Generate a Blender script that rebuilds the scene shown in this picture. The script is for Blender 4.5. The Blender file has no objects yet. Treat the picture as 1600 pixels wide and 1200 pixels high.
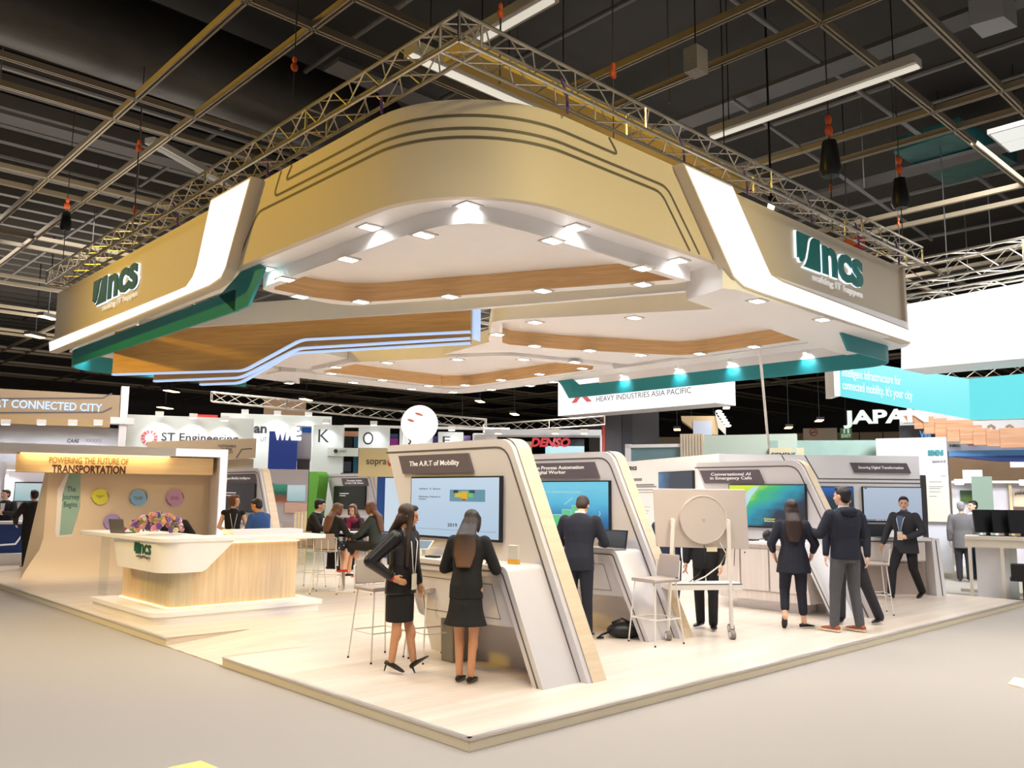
import bpy, math, random
from math import sin, cos, pi, radians as rad, atan2, hypot
from mathutils import Vector, Matrix
random.seed(7)
SC = bpy.context.scene
COL = SC.collection
# ---------------------------------------------------------------- camera
CF, CYAW, CPIT, CROL = 1326.6, 0.816177, 0.128351, 0.0086476
CAM = Vector((-4.24513, -4.93819, 1.88))
FW = Vector((cos(CPIT)*cos(CYAW), cos(CPIT)*sin(CYAW), sin(CPIT)))
_r = Vector((sin(CYAW), -cos(CYAW), 0)); _u = _r.cross(FW)
RT = _r*cos(CROL) + _u*sin(CROL); UP = _u*cos(CROL) - _r*sin(CROL)
cam_d = bpy.data.cameras.new('camera'); cam = bpy.data.objects.new('camera', cam_d); COL.objects.link(cam)
cam_d.sensor_width = 36; cam_d.lens = CF/1600*36; cam_d.clip_end = 300; cam_d.clip_start = 0.05
cam.matrix_world = Matrix(((RT.x, UP.x, -FW.x, CAM.x), (RT.y, UP.y, -FW.y, CAM.y), (RT.z, UP.z, -FW.z, CAM.z), (0, 0, 0, 1)))
SC.camera = cam
# ---------------------------------------------------------------- world, exposure, hall light
SC.view_settings.view_transform = 'Standard'; SC.view_settings.look = 'None'
SC.view_settings.exposure = 0.0; SC.view_settings.gamma = 1.0
SC.view_settings.use_curve_mapping = False
W = bpy.data.worlds.new('hall_air'); SC.world = W; W.use_nodes = True
W.node_tree.nodes['Background'].inputs[0].default_value = (1.0, .96, .92, 1)
W.node_tree.nodes['Background'].inputs[1].default_value = 0.17
def area(name, loc, to, size, power, col, size_y=None, spread=None):
    d = bpy.data.lights.new(name, 'AREA'); d.energy = power; d.color = col; d.size = size
    if size_y: d.shape = 'RECTANGLE'; d.size_y = size_y
    if spread: d.spread = rad(spread)
    o = bpy.data.objects.new(name, d); COL.objects.link(o); o.location = loc
    o.rotation_euler = (Vector(to)-Vector(loc)).to_track_quat('-Z', 'Y').to_euler(); return o
def spot(name, loc, to, power, col, ang=60, blend=.6, rad_=.1):
    d = bpy.data.lights.new(name, 'SPOT'); d.energy = power; d.color = col; d.spot_size = rad(ang); d.spot_blend = blend
    d.shadow_soft_size = rad_
    o = bpy.data.objects.new(name, d); COL.objects.link(o); o.location = loc
    o.rotation_euler = (Vector(to)-Vector(loc)).to_track_quat('-Z', 'Y').to_euler(); return o
# hall floodlights hung from the roof
spot('hall_floodlight', (-9, 9, 9.0), (0, 6.5, 4.6), 3700, (1, .62, .03), 62, .8, .6)
spot('hall_floodlight', (2.2, -9, 9.0), (2.6, 0, 4.8), 3600, (1, .80, .34), 40, .9, .6)
area('hall_area_light', (8, -6, 8.8), (8, -5, 0), 7, 760, (1, .96, .93), None, 95)
area('hall_area_light', (-4, -3.5, 8.8), (-3.5, -3, 0), 6, 560, (1, .94, .88), None, 95)
area('hall_area_light', (-6, 8, 8.8), (-5, 8, 0), 6, 420, (1, .90, .78), None, 95)
area('hall_area_light', (20, 8, 8.8), (20, 8, 0), 8, 1500, (1, .95, .9))
area('hall_area_light', (8, 24, 8.8), (8, 24, 0), 8, 1500, (1, .95, .88))
area('hall_area_light', (-2, 22, 8.8), (-2, 22, 0), 6, 500, (1, .85, .7))
area('hall_area_light', (12.5, -1.5, 7.6), (19, 6, 1.2), 4, 700, (.97, .98, 1), None, 110)  # this and the next two: unseen fill added to brighten the rear booths
area('hall_area_light', (2, 17, 7.6), (8, 26, 1), 4, 200, (1, .97, .95), None, 120)
area('hall_area_light', (17, 13, 7.6), (22, 22, 2), 4, 500, (1, .98, .96), None, 120)
area('roof_bounce_fill', (0, 12, 7.2), (0, 12, 12), 5, 110, (1, .9, .75))  # these upward panels are added, standing in for light bounced onto the roof
area('roof_bounce_fill', (9, 5, 6.8), (9, 5, 12), 5, 90, (1, .92, .8))
area('roof_bounce_fill', (20, 22, 7.0), (20, 22, 12), 10, 1300, (1, .92, .8))
area('roof_bounce_fill', (4, 28, 7.0), (4, 28, 12), 10, 900, (1, .92, .8))
# ---------------------------------------------------------------- picture-to-place helpers
def ray(px, py): return FW + RT*((px-800)/CF) - UP*((py-600)/CF)
def on(px, py, ax, v):
    d = ray(px, py); i = 'xyz'.index(ax); return CAM + d*((v-CAM[i])/d[i])
class Pl:
    """vertical plane through (x0,y0), running along azimuth a; local x runs along it, local y away from the viewer"""
    def __init__(s, x0, y0, a):
        s.o = Vector((x0, y0, 0)); s.a = rad(a); s.t = Vector((cos(s.a), sin(s.a), 0)); s.n = Vector((-sin(s.a), cos(s.a), 0))
    def p(s, px, py, d=0):
        r = ray(px, py); q = CAM + r*(((s.o + s.n*d - CAM).dot(s.n))/r.dot(s.n)); return ((q-s.o).dot(s.t), q.z)
    def r(s, x0, y0, x1, y1, d=0):
        a = s.p(x0, y0, d); b = s.p(x1, y0, d); c = s.p(x0, y1, d); e = s.p(x1, y1, d)
        return ((a[0]+c[0])/2, (c[1]+e[1])/2, (b[0]+e[0])/2, (a[1]+b[1])/2)   # s0,z0,s1,z1
def facing(px, dist):
    d = ray(px, 770); d.z = 0; d.normalize(); q = CAM + d*dist
    return Pl(q.x, q.y, math.degrees(atan2(d.y, d.x))-90)
# ---------------------------------------------------------------- materials
def srgb(c):
    return tuple(((v/255)/12.92 if v/255 <= .04045 else ((v/255+.055)/1.055)**2.4) for v in c)
_M = {}
def mat(name, c, rough=.5, metal=0, emit=0, bump=0, bscale=60, var=0, alpha=None, spec=None, ecol=None):
    if name in _M: return _M[name]
    m = bpy.data.materials.new(name); m.use_nodes = True; n = m.node_tree; b = n.nodes['Principled BSDF']; _M[name] = m
    c = srgb(c)
    b.inputs['Base Color'].default_value = (*c, 1); b.inputs['Roughness'].default_value = rough; b.inputs['Metallic'].default_value = metal
    if spec is not None: b.inputs['Specular IOR Level'].default_value = spec
    if emit:
        b.inputs['Emission Color'].default_value = (*(srgb(ecol) if ecol else c), 1); b.inputs['Emission Strength'].default_value = emit
    tc = n.nodes.new('ShaderNodeTexCoord')
    nz = n.nodes.new('ShaderNodeTexNoise'); nz.inputs['Scale'].default_value = bscale; nz.inputs['Detail'].default_value = 4
    n.links.new(tc.outputs['Object'], nz.inputs['Vector'])
    if bump:
        bp = n.nodes.new('ShaderNodeBump'); bp.inputs['Strength'].default_value = bump; bp.inputs['Distance'].default_value = .01
        n.links.new(nz.outputs['Fac'], bp.inputs['Height']); n.links.new(bp.outputs['Normal'], b.inputs['Normal'])
    if var:
        mx = n.nodes.new('ShaderNodeMix'); mx.data_type = 'RGBA'
        mx.inputs[6].default_value = (*[v*(1-var) for v in c], 1); mx.inputs[7].default_value = (*[min(1, v*(1+var)) for v in c], 1)
        n.links.new(nz.outputs['Fac'], mx.inputs[0]); n.links.new(mx.outputs[2], b.inputs['Base Color'])
    return m
def glow(name, c, s=1.0):
    if name in _M: return _M[name]
    m = bpy.data.materials.new(name); m.use_nodes = True; n = m.node_tree; _M[name] = m
    b = n.nodes['Principled BSDF']; b.inputs['Base Color'].default_value = (.02, .02, .02, 1); b.inputs['Roughness'].default_value = .35
    b.inputs['Emission Color'].default_value = (*srgb(c), 1); b.inputs['Emission Strength'].default_value = s
    return m
def wood(name, c1, c2, axis='x', scale=1.0, rough=.5, planks=None):
    if name in _M: return _M[name]
    m = bpy.data.materials.new(name); m.use_nodes = True; n = m.node_tree; b = n.nodes['Principled BSDF']; _M[name] = m
    tc = n.nodes.new('ShaderNodeTexCoord'); mp = n.nodes.new('ShaderNodeMapping')
    sc = {'x': (.6, 14, 14), 'y': (14, .6, 14), 'z': (14, 14, .6), 'h': (1.1, 1.1, 22)}[axis]
    mp.inputs['Scale'].default_value = tuple(v*scale for v in sc)
    n.links.new(tc.outputs['Object'], mp.inputs['Vector'])
    nz = n.nodes.new('ShaderNodeTexNoise'); nz.inputs['Scale'].default_value = 1.6; nz.inputs['Detail'].default_value = 6; nz.inputs['Distortion'].default_value = .6
    n.links.new(mp.outputs[0], nz.inputs['Vector'])
    cr = n.nodes.new('ShaderNodeValToRGB'); cr.color_ramp.elements[0].color = (*srgb(c1), 1); cr.color_ramp.elements[1].color = (*srgb(c2), 1)
    cr.color_ramp.elements[0].position = .35; cr.color_ramp.elements[1].position = .68
    n.links.new(nz.outputs['Fac'], cr.inputs[0]); out = cr.outputs[0]
    if planks:
        br = n.nodes.new('ShaderNodeTexBrick'); br.inputs['Scale'].default_value = 1; br.inputs['Mortar Size'].default_value = .0015
        br.inputs['Brick Width'].default_value = planks[0]; br.inputs['Row Height'].default_value = planks[1]
        br.inputs['Color1'].default_value = (1, 1, 1, 1); br.inputs['Color2'].default_value = (.93, .92, .9, 1); br.inputs['Mortar'].default_value = (.72, .7, .68, 1)
        n.links.new(tc.outputs['Object'], br.inputs['Vector'])
        mx = n.nodes.new('ShaderNodeMix'); mx.data_type = 'RGBA'; mx.blend_type = 'MULTIPLY'; mx.inputs[0].default_value = 1
        n.links.new(out, mx.inputs[6]); n.links.new(br.outputs[0], mx.inputs[7]); out = mx.outputs[2]
    n.links.new(out, b.inputs['Base Color']); b.inputs['Roughness'].default_value = rough
    return m
def glass(name, tint=(.965, .99, .98)):
    if name in _M: return _M[name]
    m = bpy.data.materials.new(name); m.use_nodes = True; n = m.node_tree; _M[name] = m
    n.nodes.clear(); o = n.nodes.new('ShaderNodeOutputMaterial'); t = n.nodes.new('ShaderNodeBsdfTransparent'); t.inputs[0].default_value = (*tint, 1)
    g = n.nodes.new('ShaderNodeBsdfGlossy'); g.inputs['Roughness'].default_value = .03; f = n.nodes.new('ShaderNodeValue'); f.outputs[0].default_value = .08
    x = n.nodes.new('ShaderNodeMixShader'); n.links.new(f.outputs[0], x.inputs[0]); n.links.new(t.outputs[0], x.inputs[1]); n.links.new(g.outputs[0], x.inputs[2])
    n.links.new(x.outputs[0], o.inputs[0]); return m
WHITE = mat('white_laminate', (240, 238, 240), .45, var=.02, bscale=3)
CREAM = mat('fascia_cream_paint', (204, 192, 172), .6, var=.02, bscale=2)
GREIGE = mat('grey_beige_laminate', (214, 209, 210), .5, var=.02, bscale=4)
OAK = wood('oak_lining', (206, 164, 112), (222, 184, 134), 'h', 1, .5)
FINW = wood('fin_wood', (200, 152, 92), (216, 170, 108), 'h', 1, .5)
PALEW = wood('pale_ash', (224, 202, 172), (232, 213, 186), 'h', .6, .45)
PALEP = wood('pale_panel', (222, 210, 202), (232, 222, 215), 'z', 1.0, .45)
DECKW = wood('deck_pale_vinyl', (222, 206, 190), (234, 221, 207), 'x', .35, .32, planks=(1.2, .19))
TEAL = mat('teal_paint', (26, 132, 140), .5)
DTEAL = mat('logo_teal', (18, 118, 116), .5)
GROOVE = mat('dark_groove', (92, 88, 74), .6)
GROOVEK = mat('grey_inlay', (98, 92, 90), .5)
LIT = glow('lit_acrylic', (255, 250, 248), 1.25)
HALO = glow('halo_white', (236, 246, 255), 1.5)
DLIT = glow('downlight_lens', (255, 250, 240), 7)
WARM = glow('warm_led', (255, 206, 136), 3.4)
LEDB = glow('cool_led', (184, 210, 250), 1.0)
ALU = mat('aluminium', (196, 190, 178), .32, 1.0, bump=.05, bscale=40)
STEEL = mat('white_powder_coat', (235, 230, 224), .4)
GREYF = mat('grey_upholstery', (172, 160, 154), .85, bump=.3, bscale=300)
BLK = mat('black_plastic', (22, 22, 24), .4)
DGREY = mat('dark_grey_plastic', (66, 62, 64), .5)
SIGN = mat('sign_plum_grey', (98, 88, 94), .55)
INKD = mat('dark_ink', (42, 44, 50), .6)
INKW = mat('white_ink', (240, 238, 236), .5, emit=.25)
INKG = mat('grey_ink', (130, 128, 132), .6)
GLASS = glass('clear_glass')
# ---------------------------------------------------------------- mesh builder
class MB:
    def __init__(s): s.v = []; s.f = []
    def add(s, vs, fs):
        o = len(s.v); s.v += [tuple(v) for v in vs]; s.f += [tuple(i+o for i in f) for f in fs]; return s
    def box(s, x0, y0, z0, x1, y1, z1):
        x0, x1 = sorted((x0, x1)); y0, y1 = sorted((y0, y1)); z0, z1 = sorted((z0, z1))
        return s.add([(x0,y0,z0),(x1,y0,z0),(x1,y1,z0),(x0,y1,z0),(x0,y0,z1),(x1,y0,z1),(x1,y1,z1),(x0,y1,z1)],
                     [(0,3,2,1),(4,5,6,7),(0,1,5,4),(1,2,6,5),(2,3,7,6),(3,0,4,7)])
    def prism(s, pts, fn0, fn1):
        """closed polygon pts mapped by fn0 / fn1 to two 3-D copies"""
        n = len(pts); vs = [fn0(p) for p in pts] + [fn1(p) for p in pts]
        return s.add(vs, [tuple(range(n))[::-1], tuple(range(n, 2*n))] + [(i, (i+1) % n, n+(i+1) % n, n+i) for i in range(n)])
    def hprism(s, pts, z0, z1): return s.prism(pts, lambda p: (p[0], p[1], z0), lambda p: (p[0], p[1], z1))
    def vprism(s, pts, d0, d1): return s.prism(pts, lambda p: (p[0], d1, p[1]), lambda p: (p[0], d0, p[1]))   # (s,z) polygon, depth d0..d1
    def wall(s, pts, z0, z1, closed=False):
        n = len(pts); k = n if closed else n-1
        return s.add([(p[0], p[1], z0) for p in pts]+[(p[0], p[1], z1) for p in pts], [(i, (i+1) % n, n+(i+1) % n, n+i) for i in range(k)])
    def thick(s, pts, t, z0, z1, closed=False):
        q = offset(pts, t, closed); n = len(pts); k = n if closed else n-1
        vs = [(p[0], p[1], z) for z in (z0, z1) for L in (pts, q) for p in L]
        fs = []
        for i in range(k):
            j = (i+1) % n
            fs += [(i, j, 2*n+j, 2*n+i), (n+j, n+i, 3*n+i, 3*n+j), (j, i, n+i, n+j), (2*n+i, 2*n+j, 3*n+j, 3*n+i)]
        if not closed: fs += [(0, 2*n, 3*n, n), (n-1, 2*n-1, 4*n-1, 3*n-1)]
        return s.add(vs, fs)
    def tube(s, pts, r, seg=8, r2=None):
        pts = [Vector(p) for p in pts]; n = len(pts); rings = []
        for i, p in enumerate(pts):
            d = (pts[min(i+1, n-1)]-pts[max(i-1, 0)]).normalized()
            a = d.cross(Vector((0, 0, 1)) if abs(d.z) < .9 else Vector((1, 0, 0))).normalized(); b = d.cross(a)
            rr = r if r2 is None else r+(r2-r)*i/(n-1)
            rings.append([p+a*rr*cos(2*pi*k/seg)+b*rr*sin(2*pi*k/seg) for k in range(seg)])
        return s.loft(rings)
    def loft(s, rings, cap=True):
        m = len(rings[0]); vs = [v for R in rings for v in R]; fs = []
        for i in range(len(rings)-1):
            for k in range(m):
                fs.append((i*m+k, i*m+(k+1) % m, (i+1)*m+(k+1) % m, (i+1)*m+k))
        if cap: fs += [tuple(range(m))[::-1], tuple(range((len(rings)-1)*m, len(rings)*m))]
        return s.add(vs, fs)
    def ell(s, c, r, rot=None, nu=14, nv=9):
        c = Vector(c); rot = rot or Matrix.Identity(3); rings = []
        for j in range(1, nv):
            t = pi*j/nv
            rings.append([c+rot@Vector((r[0]*sin(t)*cos(2*pi*k/nu), r[1]*sin(t)*sin(2*pi*k/nu), -r[2]*cos(t))) for k in range(nu)])
        o = len(s.v); s.loft(rings, False)
        b = len(s.v); s.v += [tuple(c+rot@Vector((0, 0, -r[2]))), tuple(c+rot@Vector((0, 0, r[2])))]
        for k in range(nu):
            s.f.append((b, o+(k+1) % nu, o+k)); e = o+(nv-2)*nu; s.f.append((b+1, e+k, e+(k+1) % nu))
        return s
    def cap(s, p0, r0, p1, r1, seg=12):
        p0 = Vector(p0); p1 = Vector(p1); s.tube([p0, p1], r0, seg, r1); s.ell(p0, (r0,)*3, None, seg, 7); s.ell(p1, (r1,)*3, None, seg, 7); return s
    def xf(s, M):
        s.v = [tuple(M @ Vector(v)) for v in s.v]; return s
def offset(pts, t, closed=False):
    n = len(pts); out = []
    for i in range(n):
        a = pts[i-1] if (i > 0 or closed) else pts[i]; b = pts[i]; c = pts[(i+1) % n] if (i < n-1 or closed) else pts[i]
        d1 = Vector((b[0]-a[0], b[1]-a[1])); d2 = Vector((c[0]-b[0], c[1]-b[1]))
        if d1.length < 1e-9: d1 = d2
        if d2.length < 1e-9: d2 = d1
        d1.normalize(); d2.normalize(); n1 = Vector((-d1.y, d1.x)); n2 = Vector((-d2.y, d2.x)); m = n1+n2
        m = m/max(m.length_squared/2, .4)
        out.append((b[0]+m.x*t, b[1]+m.y*t))
    return out
def arc(cx, cy, r, a0, a1, n=10): return [(cx+r*cos(rad(a0+(a1-a0)*i/n)), cy+r*sin(rad(a0+(a1-a0)*i/n))) for i in range(n+1)]
def rnd(pts, rads, n=6):
    """round polygon corners"""
    out = []; m = len(pts)
    for i in range(m):
        r = rads[i] if isinstance(rads, (list, tuple)) else rads
        b = Vector(pts[i]); a = Vector(pts[i-1]); c = Vector(pts[(i+1) % m])
        if r <= 0: out.append(tuple(b)); continue
        u = (a-b).normalized(); v = (c-b).normalized(); ang = u.angle(v); t = min(r/math.tan(ang/2), (a-b).length*.49, (c-b).length*.49)
        p = b+u*t; q = b+v*t
        for k in range(n+1):
            w = k/n; out.append(tuple(p*(1-w)**2+b*2*w*(1-w)+q*w*w))
    return out
def obj(name, mb, m, parent=None, smooth=False, loc=None, bevel=0):
    me = bpy.data.meshes.new(name); me.from_pydata([tuple(v) for v in mb.v], [], mb.f); me.update()
    o = bpy.data.objects.new(name, me); COL.objects.link(o)
    if m: me.materials.append(m)
    if smooth:
        me.polygons.foreach_set('use_smooth', [True]*len(me.polygons))
        if smooth == 'auto': me.set_sharp_from_angle(angle=rad(40))
    if parent: o.parent = parent
    if loc: o.location = loc
    if bevel:
        b = o.modifiers.new('b', 'BEVEL'); b.width = bevel; b.segments = 2; b.limit_method = 'ANGLE'
    return o
def tag(o, label, cat, group=None, kind=None):
    o['label'] = label; o['category'] = cat
    if group: o['group'] = group
    if kind: o['kind'] = kind
    return o
def thing(name, label, cat, loc=(0, 0, 0), a=0, group=None):
    o = bpy.data.objects.new(name, None); COL.objects.link(o); o.location = loc; o.rotation_euler = (0, 0, a); o.empty_display_size = .1
    return tag(o, label, cat, group)
def struct(name, mb, m):
    o = obj(name, mb, m); o['kind'] = 'structure'; return o
def copy_tree(src, **kw):
    c = src.copy(); COL.objects.link(c)
    for k, v in kw.items():
        if k == 'loc': c.location = v
        elif k == 'a': c.rotation_euler = (0, 0, v)
        else: c[k] = v
    for ch in list(src.children):
        d = copy_tree(ch); d.parent = c
    return c
def text(name, body, m, parent, s0, z0, s1, z1, d=-.005, ext=.002, bold=0.0, fill=True, shear=0, lines=1.0, align='CENTER'):
    """lettering fitted to the rectangle s0..s1, z0..z1 on the parent's local plane y=d (facing -y)"""
    cu = bpy.data.curves.new(name, 'FONT'); cu.body = body; cu.extrude = .001; cu.offset = bold; cu.resolution_u = 3; cu.shear = shear
    cu.space_line = lines; cu.align_x = align
    t = bpy.data.objects.new(name, cu); COL.objects.link(t)
    me = bpy.data.meshes.new_from_object(t.evaluated_get(bpy.context.evaluated_depsgraph_get()))
    COL.objects.unlink(t); bpy.data.objects.remove(t)
    xs = [v.co.x for v in me.vertices]; ys = [v.co.y for v in me.vertices]; zs = [v.co.z for v in me.vertices]
    ax, bx, ay, by, az, bz = min(xs), max(xs), min(ys), max(ys), min(zs), max(zs)
    for v in me.vertices:
        x, y, z = v.co
        v.co = (s0+(x-ax)/(bx-ax)*(s1-s0), d-(z-az)/max(bz-az, 1e-6)*ext, z0+(y-ay)/(by-ay)*(z1-z0))
    me.name = name; me.materials.clear(); me.materials.append(m)
    nw = len(body.split(' '))
    if 1 < nw < 6 and '\n' not in body and not shear:      # one object per word
        X = sorted((min(me.vertices[i].co.x for i in f.vertices), max(me.vertices[i].co.x for i in f.vertices)) for f in me.polygons)
        gaps = []; hi = X[0][1]
        for a, b in X[1:]:
            if a > hi: gaps.append((a-hi, (a+hi)/2))
            hi = max(hi, b)
        cuts = sorted(g[1] for g in sorted(gaps)[-(nw-1):]); edges = [-1e9]+cuts+[1e9]
        for lo_, hi_ in zip(edges, edges[1:]):
            idx = {}; vs = []; fs = []
            for f in me.polygons:
                if lo_ < sum(me.vertices[i].co.x for i in f.vertices)/len(f.vertices) <= hi_:
                    fs.append([idx.setdefault(i, len(idx)) for i in f.vertices])
            inv = sorted(idx, key=idx.get); mb_ = MB(); mb_.v = [tuple(me.vertices[i].co) for i in inv]; mb_.f = [tuple(f) for f in fs]
            o = obj(name, mb_, m, parent)
        return o
    o = bpy.data.objects.new(name, me); COL.objects.link(o); o.parent = parent; return o
def plbox(name, pl, r, m, parent, d0=0, d1=.1):
    return obj(name, MB().box(r[0], d0, r[1], r[2], d1, r[3]), m, parent)
def strip2(pts, w, d, t=.004, closed=False):
    """flat ribbon along (s,z) polyline on plane y=d"""
    a = offset(pts, w/2, closed); b = offset(pts, -w/2, closed); n = len(pts); mb = MB()
    for i in range(n if closed else n-1):
        j = (i+1) % n
        mb.add([(a[i][0], d, a[i][1]), (a[j][0], d, a[j][1]), (b[j][0], d, b[j][1]), (b[i][0], d, b[i][1]),
                (a[i][0], d-t, a[i][1]), (a[j][0], d-t, a[j][1]), (b[j][0], d-t, b[j][1]), (b[i][0], d-t, b[i][1])],
               [(4, 5, 6, 7), (0, 1, 5, 4), (3, 2, 6, 7)])
    return mb
# ================================================================ hall shell
CARPET = mat('hall_carpet', (174, 167, 159), .95, bump=.5, bscale=260, var=.10)
DARK = mat('dark_roof_deck', (40, 37, 35), .8, var=.3, bscale=2)
RIB = mat('dark_roof_rib', (84, 80, 76), .6)
RAILM = mat('roof_rail_metal', (132, 120, 100), .5, .2)
FOLD = mat('folding_partition', (150, 128, 98), .6, var=.06, bscale=.6)
struct('floor', MB().box(-14, -12, -.1, 60, 60, 0), CARPET)
struct('ceiling', MB().box(-14, -12, 10.6, 60, 60, 10.8), DARK)
# ribbed deck far away and purlins under it
n = 0
for k in range(46):
    n += 1; y = 10.5+k*1.05
    struct('trim_%d' % n, MB().box(-12, y, 10.25, 50, y+.22, 10.55), RIB)
def rail(x0, y0, x1, y1, z=8.0):
    global n; n += 1
    mb = MB(); w = .045
    if x0 == x1:
        mb.box(x0-w, y0, z, x0-w+.03, y1, z+.09); mb.box(x0+w-.03, y0, z, x0+w, y1, z+.09); mb.box(x0-w, y0, z+.09, x0+w, y1, z+.1)
    else:
        mb.box(x0, y0-w, z, x1, y0-w+.03, z+.09); mb.box(x0, y0+w-.03, z, x1, y0+w, z+.09); mb.box(x0, y0-w, z+.09, x1, y0+w, z+.1)
    struct('trim_%d' % n, mb, RAILM)
for k in range(-1, 9):
    for o in (.13, 1.08): rail(o+4.7*k, -11, o+4.7*k, 55)
for k in range(-2, 11):
    for o in (-1.1, -.1): rail(-13, o+4.77*k, 55, o+4.77*k)
# walls of the hall
struct('wall_back', MB().box(-14, 58, 0, 60, 58.3, 10.7), mat('hall_wall_dark', (70, 64, 60), .8))
struct('wall_left', MB().box(-14.3, 12, 0, -14, 60, 10.7), mat('hall_wall_dark', (70, 64, 60), .8))
struct('wall_right', MB().box(58, -12, 6.2, 58.3, 60, 10.7), mat('hall_wall_dark', (70, 64, 60), .8))
mb = MB()
for k in range(24): mb.box(57.6, -12+k*3, 0, 57.9, -12+k*3+2.9, 6.0)
struct('trim_900', mb, FOLD)
struct('trim_901', MB().box(57.5, -12, 6.0, 58, 60, 6.3), BLK)
# roof services
def duct(name, label, a, b, r, m, cat='duct'):
    tag(obj(name, MB().tube([a, b], r, 20), m, smooth='auto'), label, cat)
DUCTM = mat('duct_foil', (42, 39, 36), .45, .2, bump=.6, bscale=6, var=.25)
duct('air_duct', 'wide dark grey round duct crossing above the left truss', (-3.5, 9.2, 9.4), (5.5, 9.5, 9.4), .75, DUCTM)
duct('air_duct', 'fat dull duct running away at top left of the roof', (-3.2, 10.6, 9.6), (-2.0, 19, 9.6), .5, DUCTM)
duct('air_duct', 'long grey pipe running over the right side rails', (8.3, -3, 9.0), (17, -.6, 9.0), .16, mat('pipe_grey', (70, 70, 72), .5))
FOIL = mat('foil_teal_glint', (40, 92, 92), .3, .6, bump=.8, bscale=5, var=.5)
tag(obj('foil_duct', MB().hprism([tuple(on(*q_, 'z', 9.3).xy) for q_ in ((1395, 238), (1500, 205), (1590, 255), (1480, 290))], 9.3, 9.6), FOIL), 'crumpled foil wrapped duct with teal sheen above the right truss', 'duct')
tag(obj('vent_box', MB().hprism([tuple(on(*q_, 'z', 8.9).xy) for q_ in ((1515, 40), (1568, 25), (1590, 42), (1535, 60))], 8.9, 9.3), mat('vent_white', (150, 152, 154), .6)), 'pale square vent box at the top right of the roof', 'vent')
TROUGH = mat('trough_grey', (170, 165, 158), .5)
def batten(x0, y0, x1, y1, z, label, lit=1.0):
    t = thing('batten_light', label, 'light', ((x0+x1)/2, (y0+y1)/2, z), atan2(y1-y0, x1-x0)); L = hypot(x1-x0, y1-y0)/2
    obj('trough', MB().box(-L, -.12, .02, L, .12, .14), TROUGH, t)
    [obj('cable', MB().tube([(xx, 0, .14), (xx, 0, 10.59-z)], .008, 6), BLK, t) for xx in (-L*.8, L*.8)]; obj('lamp_tube', MB().box(-L, -.05, -.01, L, .05, .02), glow('tube_dim' + str(lit), (238, 228, 210), lit), t)
p = on(1435, 104, 'z', 7.4); q = on(1112, 216, 'z', 7.4); batten(p.x, p.y, q.x, q.y, 7.4, 'long white batten light hung over the right truss', .8)
p = on(862, 0, 'z', 7.4); q = on(742, 68, 'z', 7.4); batten(p.x, p.y, q.x, q.y, 7.4, 'bright batten light passing above the truss corner', .8)
batten(.9, 2.2, 3.6, 2.2, 6.6, 'short batten light just behind the truss corner', .9)
batten(1.6, 12, 7, 15, 8.8, 'dim batten light over the far left roof', .25)
tag(obj('cable_tray', MB().box(.9, 1.25, 6.3, 6.4, 1.6, 6.42), mat('tray_yellow', (232, 196, 92), .5)), 'yellow tray running behind the truss corner over the canopy', 'tray')
for xx in (1.5, 5.8): obj('cable', MB().tube([(xx, 1.4, 6.42), (xx, 1.4, 10.59)], .01, 6), BLK, bpy.data.objects['cable_tray'])
for (x, y, lab) in ((1590, 217, 'far right pair of square panel lights glowing in the roof'), (795, 135, 'square panel light seen behind the truss corner'), ):
    p = on(x, y, 'z', 9.0); t = thing('panel_light', lab, 'light', (p.x, p.y, 9.0))
    for j in range(2): obj('lens', MB().box(-.6+j*.62, -.3, -.02, -.04+j*.62, .3, 0), glow('panel_lens', (235, 235, 228), 1.0), t)
    obj('housing', MB().box(-.65, -.35, 0, .65, .35, .1), TROUGH, t); obj('cable', MB().tube([(0, 0, .1), (0, 0, 10.59-9.0)], .008, 6), BLK, t)
# conduits, cable trays and drop rods between the rails and the deck
CON = mat('conduit_grey', (92, 90, 88), .5); TRAYM = mat('cable_ladder_grey', (74, 72, 72), .6)
for k, (x0, y0, x1, y1, z_, r_) in enumerate([(6, -11, 6, 40, 9.9, .05), (11.5, -11, 11.5, 40, 9.7, .06), (13, -11, 13.4, 40, 9.8, .04), (17.5, -11, 17.5, 40, 9.6, .07), (-3, 6.2, 40, 6.2, 9.8, .05), (2, -4.2, 45, -4.2, 9.5, .06), (3, 1.6, 45, 1.6, 9.4, .045), (-10, 11.6, 40, 11.6, 9.3, .06), (-2.4, 0, -2.4, 50, 9.6, .05), (3.2, 2, 3.2, 50, 9.7, .045), (22, -11, 22, 40, 9.7, .06), (-10, 16.5, 40, 16.5, 9.4, .05), (8.6, 3, 20, 3.8, 9.0, .04)]):
    n += 1; struct('trim_%d' % n, MB().tube([(x0, y0, z_), (x1, y1, z_)], r_, 8), CON)
for k, (x0, y0, x1, y1, z_) in enumerate([(9.2, -9, 9.7, 30, 9.3), (14.8, -9, 15.3, 30, 9.2), (3, 7.2, 35, 7.7, 9.25), (4, -2.6, 40, -2.2, 9.1), (-9, 13, 35, 13.5, 9.0), (24, -9, 24.5, 30, 9.1)]):
    n += 1; struct('trim_%d' % n, MB().box(x0, y0, z_, x1, y1, z_+.08), TRAYM)
for k in range(40):
    n += 1; xx = -3+4.7*(k % 8)+.6*((k*7) % 5); yy = -3+4.77*(k//8)+.5*((k*3) % 4); struct('trim_%d' % n, MB().tube([(xx, yy, 8.1), (xx, yy, 10.6)], .012, 5), CON)
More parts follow.
